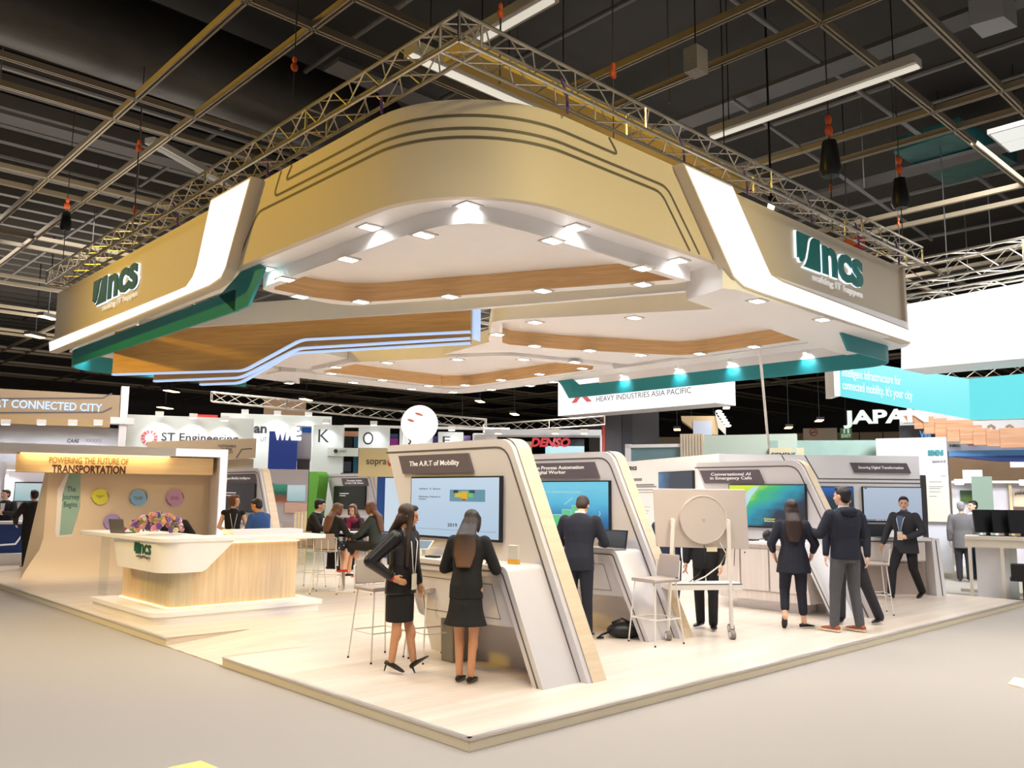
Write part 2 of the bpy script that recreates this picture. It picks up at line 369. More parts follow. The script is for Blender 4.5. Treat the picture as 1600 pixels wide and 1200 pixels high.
# yellow high-bay lamp clusters glowing between the rails
HB = glow('highbay_glow', (255, 214, 150), 6)
hbs = [(75, 496), (268, 611*1.0), (258, 637), (478, 624), (750, 627), (804, 647), (1140, 615), (1135, 637), (1058, 671), (1280, 657), (55, 525), (1205, 321), (722, 669), (1232, 668)]
for i, (x, y) in enumerate(hbs):
    z = 7.6 if y > 400 else 6.9; p = on(x, y, 'z', z)
    if (p-CAM).length > 42: p = CAM+(p-CAM).normalized()*42
    t = thing('highbay_lamp', 'small warm high bay lamp cluster glowing under the dark roof', 'lamp', p, .6, 'high bay lamps under the roof')
    w = max(.05, (p-CAM).length*.0045)
    for j in (-1, 1): obj('lens', MB().box(-w+j*w*1.2, -w*.8, -.03, w+j*w*1.2, w*.8, 0), HB, t)
    obj('housing', MB().box(-w*2.4, -w*.9, 0, w*2.4, w*.9, .12), BLK, t); obj('rod', MB().tube([(0, 0, .1), (0, 0, 10.59-p.z)], .02, 6), BLK, t)
# ================================================================ stage
def T3(pts, f): return [f(*p) for p in pts]
stage = thing('exhibition_stage', 'low pale vinyl floored stage with a cut in ramp and metal edge trim', 'stage')
H0 = .1; RX = 1.08; RY0, RY1 = 4.1, 5.66
mb = MB().hprism([(0, 0), (12.75, 0), (12.75, 19.4), (0, 19.4), (0, RY1), (RX, RY1), (RX, RY0), (0, RY0)], 0, H0)
deck = obj('deck', mb, DECKW, stage)
obj('ramp', MB().add([(0, RY0, .012), (RX, RY0, H0), (RX, RY1, H0), (0, RY1, .012), (0, RY0, 0), (RX, RY0, 0), (RX, RY1, 0), (0, RY1, 0)], [(0, 1, 2, 3), (0, 4, 5, 1), (3, 2, 6, 7), (0, 3, 7, 4)]), DECKW, stage)
SIDE = mat('stage_side_cream', (218, 206, 180), .6)
TRIM = mat('brushed_edge_trim', (214, 208, 204), .3, .55)
for pts in ([(0, 0), (12.75, 0)], [(0, 0), (0, RY0)], [(0, RY1), (0, 19.4)]):
    (xa, ya), (xb, yb) = pts
    if ya == yb:
        obj('edge_trim', MB().box(-.012, -.014, H0-.018, xb, .03, H0+.0012), TRIM, stage); obj('kick_board', MB().box(0, -.006, .003, xb, 0, H0-.018), SIDE, stage)
    else:
        obj('edge_trim', MB().box(-.014, ya-.01, H0-.018, .03, yb, H0+.0012), TRIM, stage); obj('kick_board', MB().box(-.006, ya, .003, 0, yb, H0-.018), SIDE, stage)
for y in (RY0, RY1): obj('edge_trim', MB().add([(0, y-.02, H0+.006), (RX, y-.008, H0+.004), (RX, y+.008, H0+.004), (0, y+.02, H0+.006)], [(0, 1, 2, 3)]), TRIM, stage)
tag(obj('carpet_tile', MB().hprism([(-1.78, 1.07), (-1.55, 1.07), (-1.5, .55), (-2.1, .55)], 0, .012), mat('yellow_tape', (232, 214, 130), .7)), 'pale yellow floor marker at the bottom edge of the carpet', 'marker')
tag(obj('carpet_tile', MB().hprism([(5.55, -1.9), (5.95, -1.84), (5.9, -2.3), (5.3, -2.4)], 0, .012), mat('peach_tape', (246, 222, 196), .7)), 'pale cream floor marker at the right edge of the carpet', 'marker')
# ================================================================ canopy
can = thing('exhibition_canopy', 'huge cream canopy hung over the stage with wood lined recesses and white lightboxes', 'canopy', (4.9, 6, 4.4))
can.location = (0, 0, 0)
ZB, ZT, FX, FY, FR = 4.57, 5.5, .17, .42, 1.3
FASM = CREAM
arcp = arc(FX+FR, FY+FR, FR, 270, 180, 24)
LARC = FR*pi/2
fas = [(9.2, FY)] + arcp + [(FX, 12.0)]
obj('fascia', MB().thick(fas[::-1], .08, ZB-.006, ZT), FASM, can, smooth='auto')
obj('fascia', MB().thick(rnd([(9.2, FY), (9.3, FY), (9.3, 1.6), (9.25, 1.6)], [0, .08, 0, 0])[:-1][::-1], .06, ZB, ZT-.03), FASM, can, smooth='auto')
obj('fascia', MB().box(FX, 12.0, ZB, 1.2, 12.1, ZT), FASM, can)
def fmap(u, z, off):
    h = LARC/2
    if u > h: return (FX+FR+(u-h), FY-off, z)
    if u < -h: return (FX-off, FY+FR+(-u-h), z)
    a = rad(225+(u/LARC)*90); return (FX+FR+(FR+off)*cos(a), FY+FR+(FR+off)*sin(a), z)
def uR(px, py): q = on(px, py, 'y', FY); return (q.x-FX-FR+LARC/2, q.z)
def uL(px, py): q = on(px, py, 'x', FX); return (-(q.y-FY-FR)-LARC/2, q.z)
def groove(pts, w=.028):
    # densify
    P = []
    for a, b in zip(pts, pts[1:]):
        k = max(1, int(abs(b[0]-a[0])/.08)); P += [(a[0]+(b[0]-a[0])*i/k, a[1]+(b[1]-a[1])*i/k) for i in range(k)]
    P.append(pts[-1]); a = offset(P, w/2); b = offset(P, -w/2); mb = MB()
    vs = [fmap(u, z, .004) for u, z in a]+[fmap(u, z, .004) for u, z in b]; m = len(P)
    mb.add(vs, [(i, i+1, m+i+1, m+i) for i in range(m-1)]); obj('groove_line', mb, GROOVE, can)
def rp(pts, r): # round an open polyline
    out = [pts[0]]
    for i in range(1, len(pts)-1):
        b = Vector(pts[i]); a = Vector(pts[i-1]); c = Vector(pts[i+1]); p = b+(a-b).normalized()*r; q = b+(c-b).normalized()*r
        out += [tuple(p*(1-w)**2+b*2*w*(1-w)+q*w*w) for w in (0, .25, .5, .75, 1)]
    return out+[pts[-1]]
def zc(py): # height on the rounded corner for a pixel row
    d = ray(755, py); q = Vector((FX+FR-FR*.7071, FY+FR-FR*.7071)); t = hypot(q.x-CAM.x, q.y-CAM.y)/hypot(d.x, d.y); return CAM.z+d.z*t
z1, z2, z3 = zc(181), zc(201), zc(215)
a, b = uL(446, 285), uL(457, 250); c, d = uR(966, 247), uR(951, 208)
groove(rp([(b[0], ZT-.01), (a[0], z1), (c[0], z1), (d[0], ZT-.01)], .08))
a, b = uL(427, 312), uL(440, 262); c, d = uR(1042, 300), uR(1093, 410)
groove(rp([(b[0], ZT-.01), (a[0], z2), (c[0], z2), (d[0], ZB+.01)], .12))
a, b = uL(403, 331), uL(369, 420); c, d = uR(1033, 307), uR(1078, 405)
groove(rp([(b[0], ZB+.02), (a[0], z3), (c[0], z3), (d[0], ZB+.01)], .12))
# lightboxes
PRt = Pl(0, FY, 0); PLt = Pl(FX, 0, -90)
def frame_child(pl, name='mount'):
    return pl.o, pl.a
def inpl(mb, pl):
    M = Matrix.Translation(pl.o) @ Matrix.Rotation(pl.a, 4, 'Z'); return mb.xf(M)
def lightbox(pl, px, d0=.14, grow=.025, low=None):
    P = [pl.p(x, y, -d0) for x, y in px]
    Q = offset(P, grow, True)
    if sum((Q[i][0]*Q[(i+1) % len(Q)][1]-Q[(i+1) % len(Q)][0]*Q[i][1]) for i in range(len(Q))) < 0: pass
    A = lambda L: abs(sum((L[i][0]*L[(i+1) % len(L)][1]-L[(i+1) % len(L)][0]*L[i][1]) for i in range(len(L))))
    if A(Q) < A(P): Q = offset(P, -grow, True)
    case = obj('lightbox_case', inpl(MB().vprism(Q, -d0, .0), pl), FASM, can)
    obj('light_face', inpl(MB().vprism(P, -d0-.006, -d0+.002), pl), LIT, case)
    return P
LR = lightbox(PRt, [(1071, 259), (1144, 293), (1196, 413), (1204, 430), (1222, 441), (1330, 482), (1419, 516), (1421, 534), (1330, 504), (1190, 457), (1163, 447), (1147, 432)])
LL = lightbox(PLt, [(330, 314), (390, 280), (360, 388), (352, 418), (345, 433), (328, 445), (78, 549), (77, 535), (270, 457), (291, 448), (302, 432), (308, 415)])
# lower volume carrying the right lightbox, rounded at its far end
zlr = min(p[1] for p in LR)-.02
P = [(4.25, 1.0), (4.05, .36), (4.2, .29), (9.0, .29)] + arc(9.0, .84, .55, 270, 360, 8) + [(9.55, 1.5), (9.2, 1.5)]
obj('soffit', MB().hprism(P, zlr, ZB), WHITE, can)
obj('light_face', MB().thick([(8.9, .275)]+arc(9.0, .84, .565, 270, 345, 8), .004, zlr+.05, zlr+.2), LIT, can)
# rim soffit
rim = [(9.3, FY+.085)] + arc(FX+FR, FY+FR, FR-.085, 270, 180, 14) + [(FX+.085, 12.1)]
obj('soffit', MB().thick(rim[::-1], .38, ZB, ZB+.05), WHITE, can)
ZR, ZQ = 4.4, 4.68
def ringvol(outer, inner, name, lining=OAK, zt=ZQ):
    # white shell: outside wall, underside between outer and inner
    mb = MB().wall(outer, ZR, zt, True)
    me_o = obj('recess_frame', mb, WHITE, can, smooth='auto')
    import mathutils.geometry as mg
    tri = mg.tessellate_polygon([[Vector((x, y, 0)) for x, y in outer], [Vector((x, y, 0)) for x, y in inner]])
    allp = outer+inner
    obj('recess_rim', MB().add([(x, y, ZR) for x, y in allp], [tuple(t) for t in tri]), WHITE, can)
    obj('wood_lining', MB().wall(inner, ZR, zt-.03, True), lining, can, smooth='auto')
    obj('recess_ceiling', MB().hprism(inner, zt-.03, zt), WHITE, can)
Aout = [(.55, 4.55), (.55, 2.0), (.56, 1.5), (.62, 1.2), (.74, .98), (.94, .85), (1.3, .79), (1.8, .78), (4.02, .78), (4.0, 1.0), (2.0, 4.72), (1.85, 4.85), (1.65, 4.92), (.8, 4.9), (.62, 4.83)]
Ain = [(.66, 4.6), (.66, 1.65), (.7, 1.25), (.8, 1.02), (1.0, .9), (1.4, .89), (3.84, .88), (2.82, 2.83), (2.09, 4.23), (1.95, 4.45), (1.7, 4.66), (1.3, 4.76), (.72, 4.72)]
ringvol(Aout, Ain, 'A')
Cout = [(4.0, 4.15), (4.05, 3.98), (5.8, 1.0), (8.75, .8), (8.78, 4.1), (8.55, 4.3), (5.55, 5.62), (5.2, 5.62), (4.98, 5.45), (4.02, 4.3)]
Cin = [(4.16, 4.22), (4.3, 4.02), (6.0, 1.25), (6.3, 1.0), (8.5, .95), (8.53, 3.8), (8.4, 4.1), (6.5, 5.15), (5.5, 5.5), (5.28, 5.44)]
ringvol(Cout, Cin, 'C')
Dout = [(4.75, 10.75), (4.72, 9.2), (6.0, 6.75), (6.35, 6.35), (8.5, 5.75), (8.85, 6.0), (8.85, 10.6), (8.5, 10.95), (5.0, 10.98)]
Din = [(4.96, 10.69), (4.9, 9.3), (5.2, 8.78), (6.1, 7.0), (6.6, 6.6), (8.3, 6.05), (8.66, 6.4), (8.66, 10.3), (8.23, 10.77), (6.56, 10.78)]
ringvol(Dout, Din, 'D', zt=ZQ)
# long beam B
Bl = [(.5, 8.75), (1.99, 6.13), (3.1, 3.98), (4.5, .85)]
obj('beam', MB().thick(Bl, .1, ZR, ZQ+.04), WHITE, can)
obj('beam', MB().thick([(4.5, .85), (4.62, .8), (6.2, .86)], .1, ZR, ZQ), WHITE, can)
# fins with cool LED edges
fn = Vector((.8788, .4772)); fd = Vector((-.4772, .8788)); fo = Vector((3.21, 3.77))
def fin(k, prof, top):
    o = fo+fn*(.1+.15*k)
    prof = [((Vector((x, y))-o).dot(fd), z) for x, y, z in prof]
    prof = rp(prof, .12); P = prof+[(prof[-1][0], top), (prof[0][0], top)]
    f3 = lambda d: (lambda p: (o.x+fd.x*p[0]+fn.x*d, o.y+fd.y*p[0]+fn.y*d, p[1]))
    fb = obj('fin_panel', MB().prism(P, f3(0), f3(.05)), FINW, can)
    a = offset(prof, .014); b = offset(prof, -.014); m = len(prof)
    vs = [f3(d)(p) for d in (-.012, .056) for L in (a, b) for p in L]; fs = []
    for i in range(m-1): fs += [(i, i+1, m+i+1, m+i), (m+i, m+i+1, 3*m+i+1, 3*m+i), (i, i+1, 2*m+i+1, 2*m+i)]
    obj('led_strip', MB().add(vs, fs), LEDB, fb)
fin(0, [(3.26, 3.89, 4.1), (1.97, 6.26, 4.12), (1.51, 7.12, 3.69), (.32, 9.29, 3.72)], ZR+.02)
fin(1, [(3.36, 4.01, 4.04), (2.04, 6.46, 4.02), (1.56, 7.33, 3.61), (.79, 8.76, 3.61)], ZR+.02)
fin(2, [(3.47, 4.13, 4.0), (2.07, 6.71, 3.98), (1.64, 7.5, 3.55), (1.28, 8.15, 3.55)], ZR+.02)
o = fo+fn*.08
obj('led_strip', MB().box(-.03, 0, 4.0, 0, .25, ZR+.05).xf(Matrix.Translation((o.x+fd.x*.02, o.y+fd.y*.02, 0)) @ Matrix.Rotation(atan2(fn.y, fn.x)-pi/2+pi/2-pi/2, 4, 'Z')), LEDB, can)
# rear rim slabs
rr = rnd([(1.0, 11.3), (9.0, 11.3), (9.0, 4.3), (9.75, 4.3), (9.75, 12.15), (.6, 12.15)], [0, .3, 0, 0, .9, 0])
obj('soffit', MB().hprism([p for p in rr if p[0] > 4.4]+[(4.45, 12.15), (4.45, 11.5), (4.7, 11.3)], ZR+.02, ZQ), WHITE, can)
obj('soffit', MB().hprism([(.3, 11.0), (2.8, 10.8), (4.0, 11.2), (5.3, 12.3), (5.9, 13.3), (4.3, 13.1), (.5, 12.3)], ZR+.05, ZQ), WHITE, can)
obj('soffit', MB().box(8.9, .8, ZR+.01, 9.5, 5.0, ZQ), WHITE, can)
obj('back_fascia', MB().box(1.0, 12.1, ZQ, 9.7, 12.16, 5.1), FASM, can)
# fill between recesses
obj('soffit', MB().hprism([(5.3, 5.78), (8.85, 4.38), (8.9, 5.7), (6.3, 6.3), (5.6, 7.4)], ZR+.06, ZQ), WHITE, can)
obj('soffit', MB().hprism([(2.3, 8.3), (4.7, 9.3), (4.9, 11.2), (1.2, 11.4), (1.2, 10.6)], ZR+.08, ZQ), WHITE, can)
# teal ribbons
TL = [(.3, 4.9), (.3, 11.3)] + arc(1.0, 11.3, .7, 180, 90, 10) + [(3.9, 12.0)]
rib = MB().thick(TL, -.035, 4.08, 4.36)
obj('teal_ribbon', rib, TEAL, can, smooth='auto')
q = [(-4.9, 4.08), (-4.55, 4.1), (-4.18, 4.5), (-4.3, 4.56), (-4.8, 4.56), (-5.3, 4.38), (-5.4, 4.36)]
obj('teal_arm', inpl(MB().vprism(q, 0, .035), Pl(.3, 0, -90)), TEAL, can)
TR = [(7.75, .62), (9.0, .62)] + arc(9.0, 1.22, .6, 270, 360, 10) + [(9.6, 7.6)]
obj('teal_ribbon', MB().thick(TR, .035, 4.0, 4.28), TEAL, can, smooth='auto')
obj('teal_arm', MB().prism([(7.5, 4.28), (7.75, 4.0), (7.76, 4.28)], lambda p: (p[0], .62, p[1]), lambda p: (p[0], .655, p[1])), TEAL, can)
obj('teal_arm', MB().prism([(7.6, 4.0), (7.9, 4.0), (8.1, 4.28), (8.3, 4.5), (7.9, 4.5), (7.6, 4.28)], lambda p: (9.6, p[0], p[1]), lambda p: (9.565, p[0], p[1])), TEAL, can)
obj('soffit', MB().thick([(7.75, .62), (9.0, .62)] + arc(9.0, 1.22, .6, 270, 360, 10) + [(9.6, 7.0)], .05, 4.26, ZR+.05), WHITE, can)
# logos on the fascia
MK1 = [(0, 1), (.62, 1), (.50, .93), (.44, .8), (.38, .5), (.30, .25), (.2, .12), (.12, .12), (.1, .2), (.05, .24), (0, .2)]
MK2 = [(.66, .95), (.72, 1.0), (1.0, 1.0), (1.0, 0), (.25, 0), (.36, .1), (.46, .3), (.54, .6), (.6, .85)]
def ncs(parent, s0, z0, s1, z1, d, mk, lab='making IT happen', lit=True, inkm=None, sub=True):
    """mark + lettering + tag line inside s0..s1, z0..z1 of the parent's plane"""
    w = s1-s0; h = z1-z0; zs = z0+h*.27
    mw = w*.32
    def poly(P, m, nm, dd, g=0):
        Q = [(s0+p[0]*mw, zs+p[1]*(z1-zs)) for p in P]
        if g: Q = [((q[0]-(s0+mw/2))*(1+g)+(s0+mw/2), (q[1]-(zs+z1)/2)*(1+g*.7)+(zs+z1)/2) for q in Q]
        obj(nm, MB().vprism(Q, dd-(.02 if lit else .004), dd), m, parent)
    if lit:
        poly(MK1, HALO, 'halo', d, .08); poly(MK2, HALO, 'halo', d, .08)
        text('halo', 'ncs', HALO, parent, s0+mw+w*.025, zs-.01, s1+.015, z1-h*.05, d, .02, .06)
    poly(MK1, mk, 'logo_mark', d-(.022 if lit else 0)); poly(MK2, mk, 'logo_mark', d-(.022 if lit else 0))
    text('lettering', 'ncs', mk, parent, s0+mw+w*.04, zs, s1, z1-h*.06, d-(.022 if lit else 0), .02 if lit else .004, .035 if lit else .02)
    if sub: text('tag_line', lab, inkm or INKW, parent, s0+mw*.7, z0, s1, z0+h*.2, d, .02, .008)
mt = bpy.data.objects.new('sign_mount', None)
pr = PRt.r(1240, 363, 1342, 470); q1 = PRt.p(1240, 362); q2 = PRt.p(1342, 395); q3 = PRt.p(1342, 468)
lo = thing('fascia_logo', 'backlit teal ncs logo on the right side of the canopy', 'logo', PRt.o, PRt.a)
ncs(lo, q1[0], q3[1], q2[0], q1[1], -.01, DTEAL)
q1 = PLt.p(152, 436); q2 = PLt.p(221, 407); q3 = PLt.p(221, 463)
lo = thing('fascia_logo', 'backlit teal ncs logo on the left side of the canopy', 'logo', PLt.o, PLt.a)
ncs(lo, q1[0], q3[1]-.0, q2[0], q2[1]+.02, -.01, mat('logo_teal_dark', (16, 84, 88), .5))
# downlights
def downlight(px, py, z, label, group, pw=9, sz=.085):
    p = on(px, py, 'z', z-.012); t = thing('downlight', label, 'light', (p.x, p.y, z-.012), 0, group)
    obj('frame', MB().box(-sz-.02, -sz-.02, 0, sz+.02, sz+.02, .012), mat('downlight_frame', (200, 196, 192), .4), t)
    obj('lens', MB().box(-sz, -sz*.7, -.006, sz, sz*.7, 0), DLIT, t)
    if pw:
        d = bpy.data.lights.new('downlight_lamp', 'AREA'); d.energy = pw; d.size = .16; d.color = (1, .985, .97); d.spread = rad(150)
        o = bpy.data.objects.new('downlight_lamp', d); COL.objects.link(o); o.parent = t; o.location = (0, 0, -.02)
for x, y in [(413, 420), (577, 356), (731, 323), (900, 356), (1060, 408)]: downlight(x, y, ZB, 'square downlight in the outer rim soffit of the canopy', 'downlights in the canopy rim', 3)
for x, y in [(1183, 471), (1285, 500)]: downlight(x, y, zlr, 'square downlight in the soffit under the right lightbox', 'downlights under the right lightbox', 18)
for x, y in [(446, 437), (544, 406), (662, 368), (863, 377), (1004, 420), (1004, 445), (848, 455), (703, 464), (564, 472), (469, 464)]: downlight(x, y, ZR, 'square downlight around the nearest wood lined recess', 'downlights of the front recess', 15)
for x, y in [(836, 504), (991, 497), (1160, 488), (1274, 529), (1178, 542), (1093, 553), (1001, 555), (921, 548), (835, 541), (777, 523)]: downlight(x, y, ZR, 'square downlight around the right wood lined recess', 'downlights of the right recess', 18)
for x, y in [(518, 584), (525, 574), (605, 567), (715, 562), (818, 562), (898, 566), (910, 576), (843, 585), (783, 594), (727, 602), (670, 603), (598, 594)]: downlight(x, y, ZR, 'small square downlight around the rear wood lined recess', 'downlights of the rear recess', 13)
for x, y in [(552, 598), (643, 608), (708, 613), (768, 609), (828, 603), (865, 597), (452, 599)]: downlight(x, y, ZR+.02, 'small square downlight along the rear canopy rim', 'downlights of the rear rim', 15)
# wall washers on the teal ribbons
for (x, y, z, ax, ay) in [(9.45, 2.2, 4.33, 9.6, 2.2), (9.45, 3.7, 4.33, 9.6, 3.7), (9.45, 6.3, 4.33, 9.6, 6.3), (9.3, 1.2, 4.33, 9.45, .85), (.75, 11.6, 4.4, .5, 11.8), (2.0, 11.85, 4.4, 2.0, 12.0), (9.45, 4.9, 4.33, 9.6, 4.9)]:
    t = thing('ribbon_spotlight', 'small white spotlight washing the teal ribbon', 'light', (x, y, z), 0, 'teal ribbon spotlights')
    obj('body', MB().tube([(0, 0, .02), (0, 0, .08)], .035, 12), STEEL, t); obj('lens', MB().tube([(0, 0, .012), (0, 0, .02)], .03, 12), DLIT, t)
    d = bpy.data.lights.new('ribbon_lamp', 'SPOT'); d.energy = 16; d.color = (.85, .95, 1); d.spot_size = rad(110); d.spot_blend = .8; d.shadow_soft_size = .03
    o = bpy.data.objects.new('ribbon_lamp', d); COL.objects.link(o); o.parent = t; o.location = (0, 0, 0); o.rotation_euler = (Vector((ax-x, ay-y, -.14))).to_track_quat('-Z', 'Y').to_euler()
for x, y, zt, zb in ((1187, 0, 0, 0),):
    p = on(1187, 545, 'z', 4.3); q = on(1201, 700, 'y', p.y+.4)
    tag(obj('hanging_pole', MB().tube([p, q], .022, 10), STEEL, smooth='auto'), 'slim white pole slanting down from the right part of the canopy', 'pole')
# ================================================================ truss
def truss(parent, p0, p1, s=.25, step=.28, r=.019):
    p0 = Vector(p0); p1 = Vector(p1); d = (p1-p0).normalized(); L = (p1-p0).length; w = Vector((0, 0, 1)).cross(d).normalized()
    c = [lambda t, a=a, b=b: p0+d*t+w*(a*s)-Vector((0, 0, b*s)) for a, b in ((0, 0), (1, 0), (1, 1), (0, 1))]
    m = MB()
    for f in c: m.tube([f(0), f(L)], r, 8)
    obj('main_tube', m, ALU, parent, smooth='auto')
    m = MB(); k = int(L/step)
    for q in range(4):
        f, g = c[q], c[(q+1) % 4]
        for i in range(k):
            a, b = (f, g) if i % 2 else (g, f); m.tube([a(i*L/k), b((i+1)*L/k)], r*.42, 5)
    for t in [0, L]+[j*2.5 for j in range(1, int(L/2.5)+1)]:
        for q in range(4): m.tube([c[q](t), c[(q+1) % 4](t)], r*.7, 6)
    obj('brace', m, ALU, parent, smooth='auto')
tr = thing('lighting_truss', 'large square aluminium box truss hung above the canopy', 'truss', (0, 0, 5.87))
tr.location = (0, 0, 0)
TX, TY, TZ = -.035, .22, 5.87
truss(tr, (TX, TY, TZ), (9.65, TY, TZ)); truss(tr, (TX+.25, TY, TZ), (TX+.25, 12.09, TZ))
truss(tr, (9.4, TY, TZ), (9.4, 12.0, TZ)) if False else None
truss(tr, (TX, 11.84, TZ), (9.6, 11.84, TZ)); truss(tr, (9.6, .47, TZ), (9.6, 12.0, TZ))
VIO = mat('violet_strap', (92, 66, 130), .8); ORG = mat('hoist_orange', (214, 92, 40), .5); SLB = mat('steel_sling', (60, 54, 50), .5, .4)
for (x, y) in [(.12, 1.6), (.12, 3.9), (.12, 6.5), (1.4, .35), (3.3, .35), (4.6, .35), (6.2, .35), (7.6, .35), (9.0, .35)]:
    tag(obj('hanging_strap', MB().tube([(x-.06, y, TZ-.05), (x+.02, y, 5.68), (x+.03, y, 5.5)], .014, 6), VIO), 'violet webbing strap tying the canopy to the truss', 'strap', 'violet straps under the truss')
def hoist(px, py, z, label, s=1.0, big=False):
    p = on(px, py, 'z', z); t = thing('chain_hoist', label, 'hoist', p)
    obj('hook', MB().ell((0, 0, 0), (.05*s, .03*s, .06*s)).ell((0, 0, .1*s), (.03*s, .03*s, .05*s)), ORG, t, smooth=True)
    obj('chain', MB().tube([(0, 0, .1*s), (0, 0, 10.59-z)], .008, 6).tube([(0, 0, -.05*s), (0, 0, -max(.1, z-TZ))] if z > TZ+.3 else [(0, 0, -.05), (0, 0, -.2)], .008, 6), SLB, t)
    if big: obj('chain_bag', MB().loft([[(.06*w*cos(2*pi*k/10)*s, .06*w*sin(2*pi*k/10)*s, zz*s) for k in range(10)] for w, zz in ((1, -.1), (1.3, -.22), (1.6, -.36), (1.2, -.42))]), BLK, t, smooth='auto')
hoist(217, 232, 7.4, 'orange chain hoist hook above the left truss arm'); hoist(460, 105, 7.3, 'orange chain hoist hook near the top left duct')
hoist(105, 322, 7.4, 'dark hoist with chain bag at the far left roof', 1.2, True); hoist(210, 330, 6.7, 'small orange hook over the far end of the left truss', .8)
hoist(958, 116, 6.8, 'orange hook above the right truss arm near its corner'); hoist(1295, 204, 7.3, 'orange chain hoist with black chain bag over the right logo', 1.7, True)
hoist(1405, 265, 7.3, 'orange chain hoist with dark bag further right over the truss end', 1.6, True); hoist(1298, 297, 6.9, 'tiny orange hook low over the right truss', .8); hoist(1404, 350, 6.9, 'thin orange hook over the right end of the truss', .8)
hoist(782, 22, 6.6, 'dark red shackle slung on the truss corner', .8)
tag(obj('floodlight', MB().box(-.12, -.1, -.16, .12, .1, .16).xf(Matrix.Translation(on(1087, 96, 'z', 7.3))), mat('led_cob', (150, 146, 140), .4, var=.5, bscale=60)), 'grey rectangular floodlight hanging near the top right', 'floodlight')
p = on(1087, 96, 'z', 7.3); obj('cable', MB().tube([(p.x, p.y, 7.44), (p.x, p.y, 10.59)], .01, 6), BLK, bpy.data.objects['floodlight'])
p = on(1336, 380, 'y', .6); tag(obj('hoist_motor', MB().box(-.14, -.1, -.09, .14, .1, .09).xf(Matrix.Translation(p)), mat('motor_red', (206, 40, 36), .4), bevel=.02), 'red hoist motor resting behind the fascia above the logo', 'motor')
# ================================================================ reception desk
GOLDW = wood('desk_ash_front', (214, 186, 150), (230, 208, 176), 'z', 1.0, .4)
dk = thing('reception_desk', 'large white topped reception desk with glowing ash wood front and glass corner', 'desk', (.2, 6.7, .1))
base = rnd([(.04, 0), (2.5, 0), (2.5, 1.6), (.04, 2.5)], [.28, .02, 0, 0]); lo = rnd([(.0, -.03), (2.55, -.03), (2.55, 1.6), (0, 2.5)], [.3, .02, 0, 0])
obj('plinth', MB().hprism(base, 0, .1).hprism(lo, .1, .16), WHITE, dk, smooth='auto')
wd = rnd([(.36, .32), (2.28, .32), (2.28, 1.3), (.36, 2.2)], [.16, 0, 0, 0])
obj('wood_front', MB().hprism(wd, .16, 1.04), GOLDW, dk, smooth='auto')
led = offset(wd, .022, True) if True else wd
A = lambda L: abs(sum((L[i][0]*L[(i+1) % len(L)][1]-L[(i+1) % len(L)][0]*L[i][1]) for i in range(len(L))))
if A(led) < A(wd): led = offset(wd, -.022, True)
obj('led_strip', MB().hprism(led, .161, .175), WARM, dk)
obj('led_strip', MB().hprism(led, 1.03, 1.045), WARM, dk)
top = rnd([(.12, .1), (2.66, .1), (2.66, .75), (1.0, .75), (1.0, 3.3), (.02, 3.3)], [.3, .05, 0, 0, 0, .05])
obj('worktop', MB().hprism(top, 1.07, 1.13), WHITE, dk, smooth='auto', bevel=.008)
obj('upper_ledge', MB().box(1.35, .55, 1.13, 2.5, .95, 1.2), WHITE, dk)
# white wrap around apron (left face and front face)
ap = [(-.001, 0), (-.001, 0)]
def apron():
    path = [(.14, 2.05), (.14, .42)] + arc(.44, .42, .3, 180, 270, 8) + [(1.15, .12)]
    L = [0]
    for a, b in zip(path, path[1:]): L.append(L[-1]+hypot(b[0]-a[0], b[1]-a[1]))
    tot = L[-1]; mb = MB(); q = offset(path, .03); top_ = 1.08
    def bot(l):
        if l < .22: return top_-.03-(.39)*(l/.22)
        if l > tot-.42: return top_-.42+.4*((l-(tot-.42))/.42)
        return top_-.42
    # densify
    P = []
    for i in range(len(path)-1):
        k = max(1, int((L[i+1]-L[i])/.06))
        for j in range(k): w = j/k; P.append((path[i][0]*(1-w)+path[i+1][0]*w, path[i][1]*(1-w)+path[i+1][1]*w, L[i]*(1-w)+L[i+1]*w))
    P.append((*path[-1], tot)); n = len(P); Q = offset([(p[0], p[1]) for p in P], .03)
    vs = [(p[0], p[1], bot(p[2])) for p in P]+[(p[0], p[1], top_) for p in P]+[(Q[i][0], Q[i][1], bot(P[i][2])) for i in range(n)]
    mb.add(vs, [(i, i+1, n+i+1, n+i) for i in range(n-1)]+[(i+1, i, 2*n+i, 2*n+i+1) for i in range(n-1)])
    return mb
obj('apron', apron(), WHITE, dk, smooth='auto')
d_ = Pl(.2+.14, 0, -90); q1 = d_.p(211, 849); q2 = d_.p(236, 868)
lo = thing('desk_logo', 'small dark green ncs logo on the reception desk apron', 'logo', (.335, 0, 0), -pi/2)
ncs(lo, q1[0], 1.0-.07, q2[0], 1.14, -.002, mat('logo_green_dark', (14, 88, 70), .5), lit=False, inkm=INKG)
for nm, pts in (('glass_panel', [(.2, 2.35), (.2, 2.75)]), ('glass_panel', [(.26, .22), (.26, .24+.9)]), ('glass_panel', [(.26, .22), (.62, .22)]), ('glass_panel', [(2.4, .25), (2.4, .9)])):
    obj(nm, MB().thick(pts, .012, .16, 1.07), GLASS, dk)
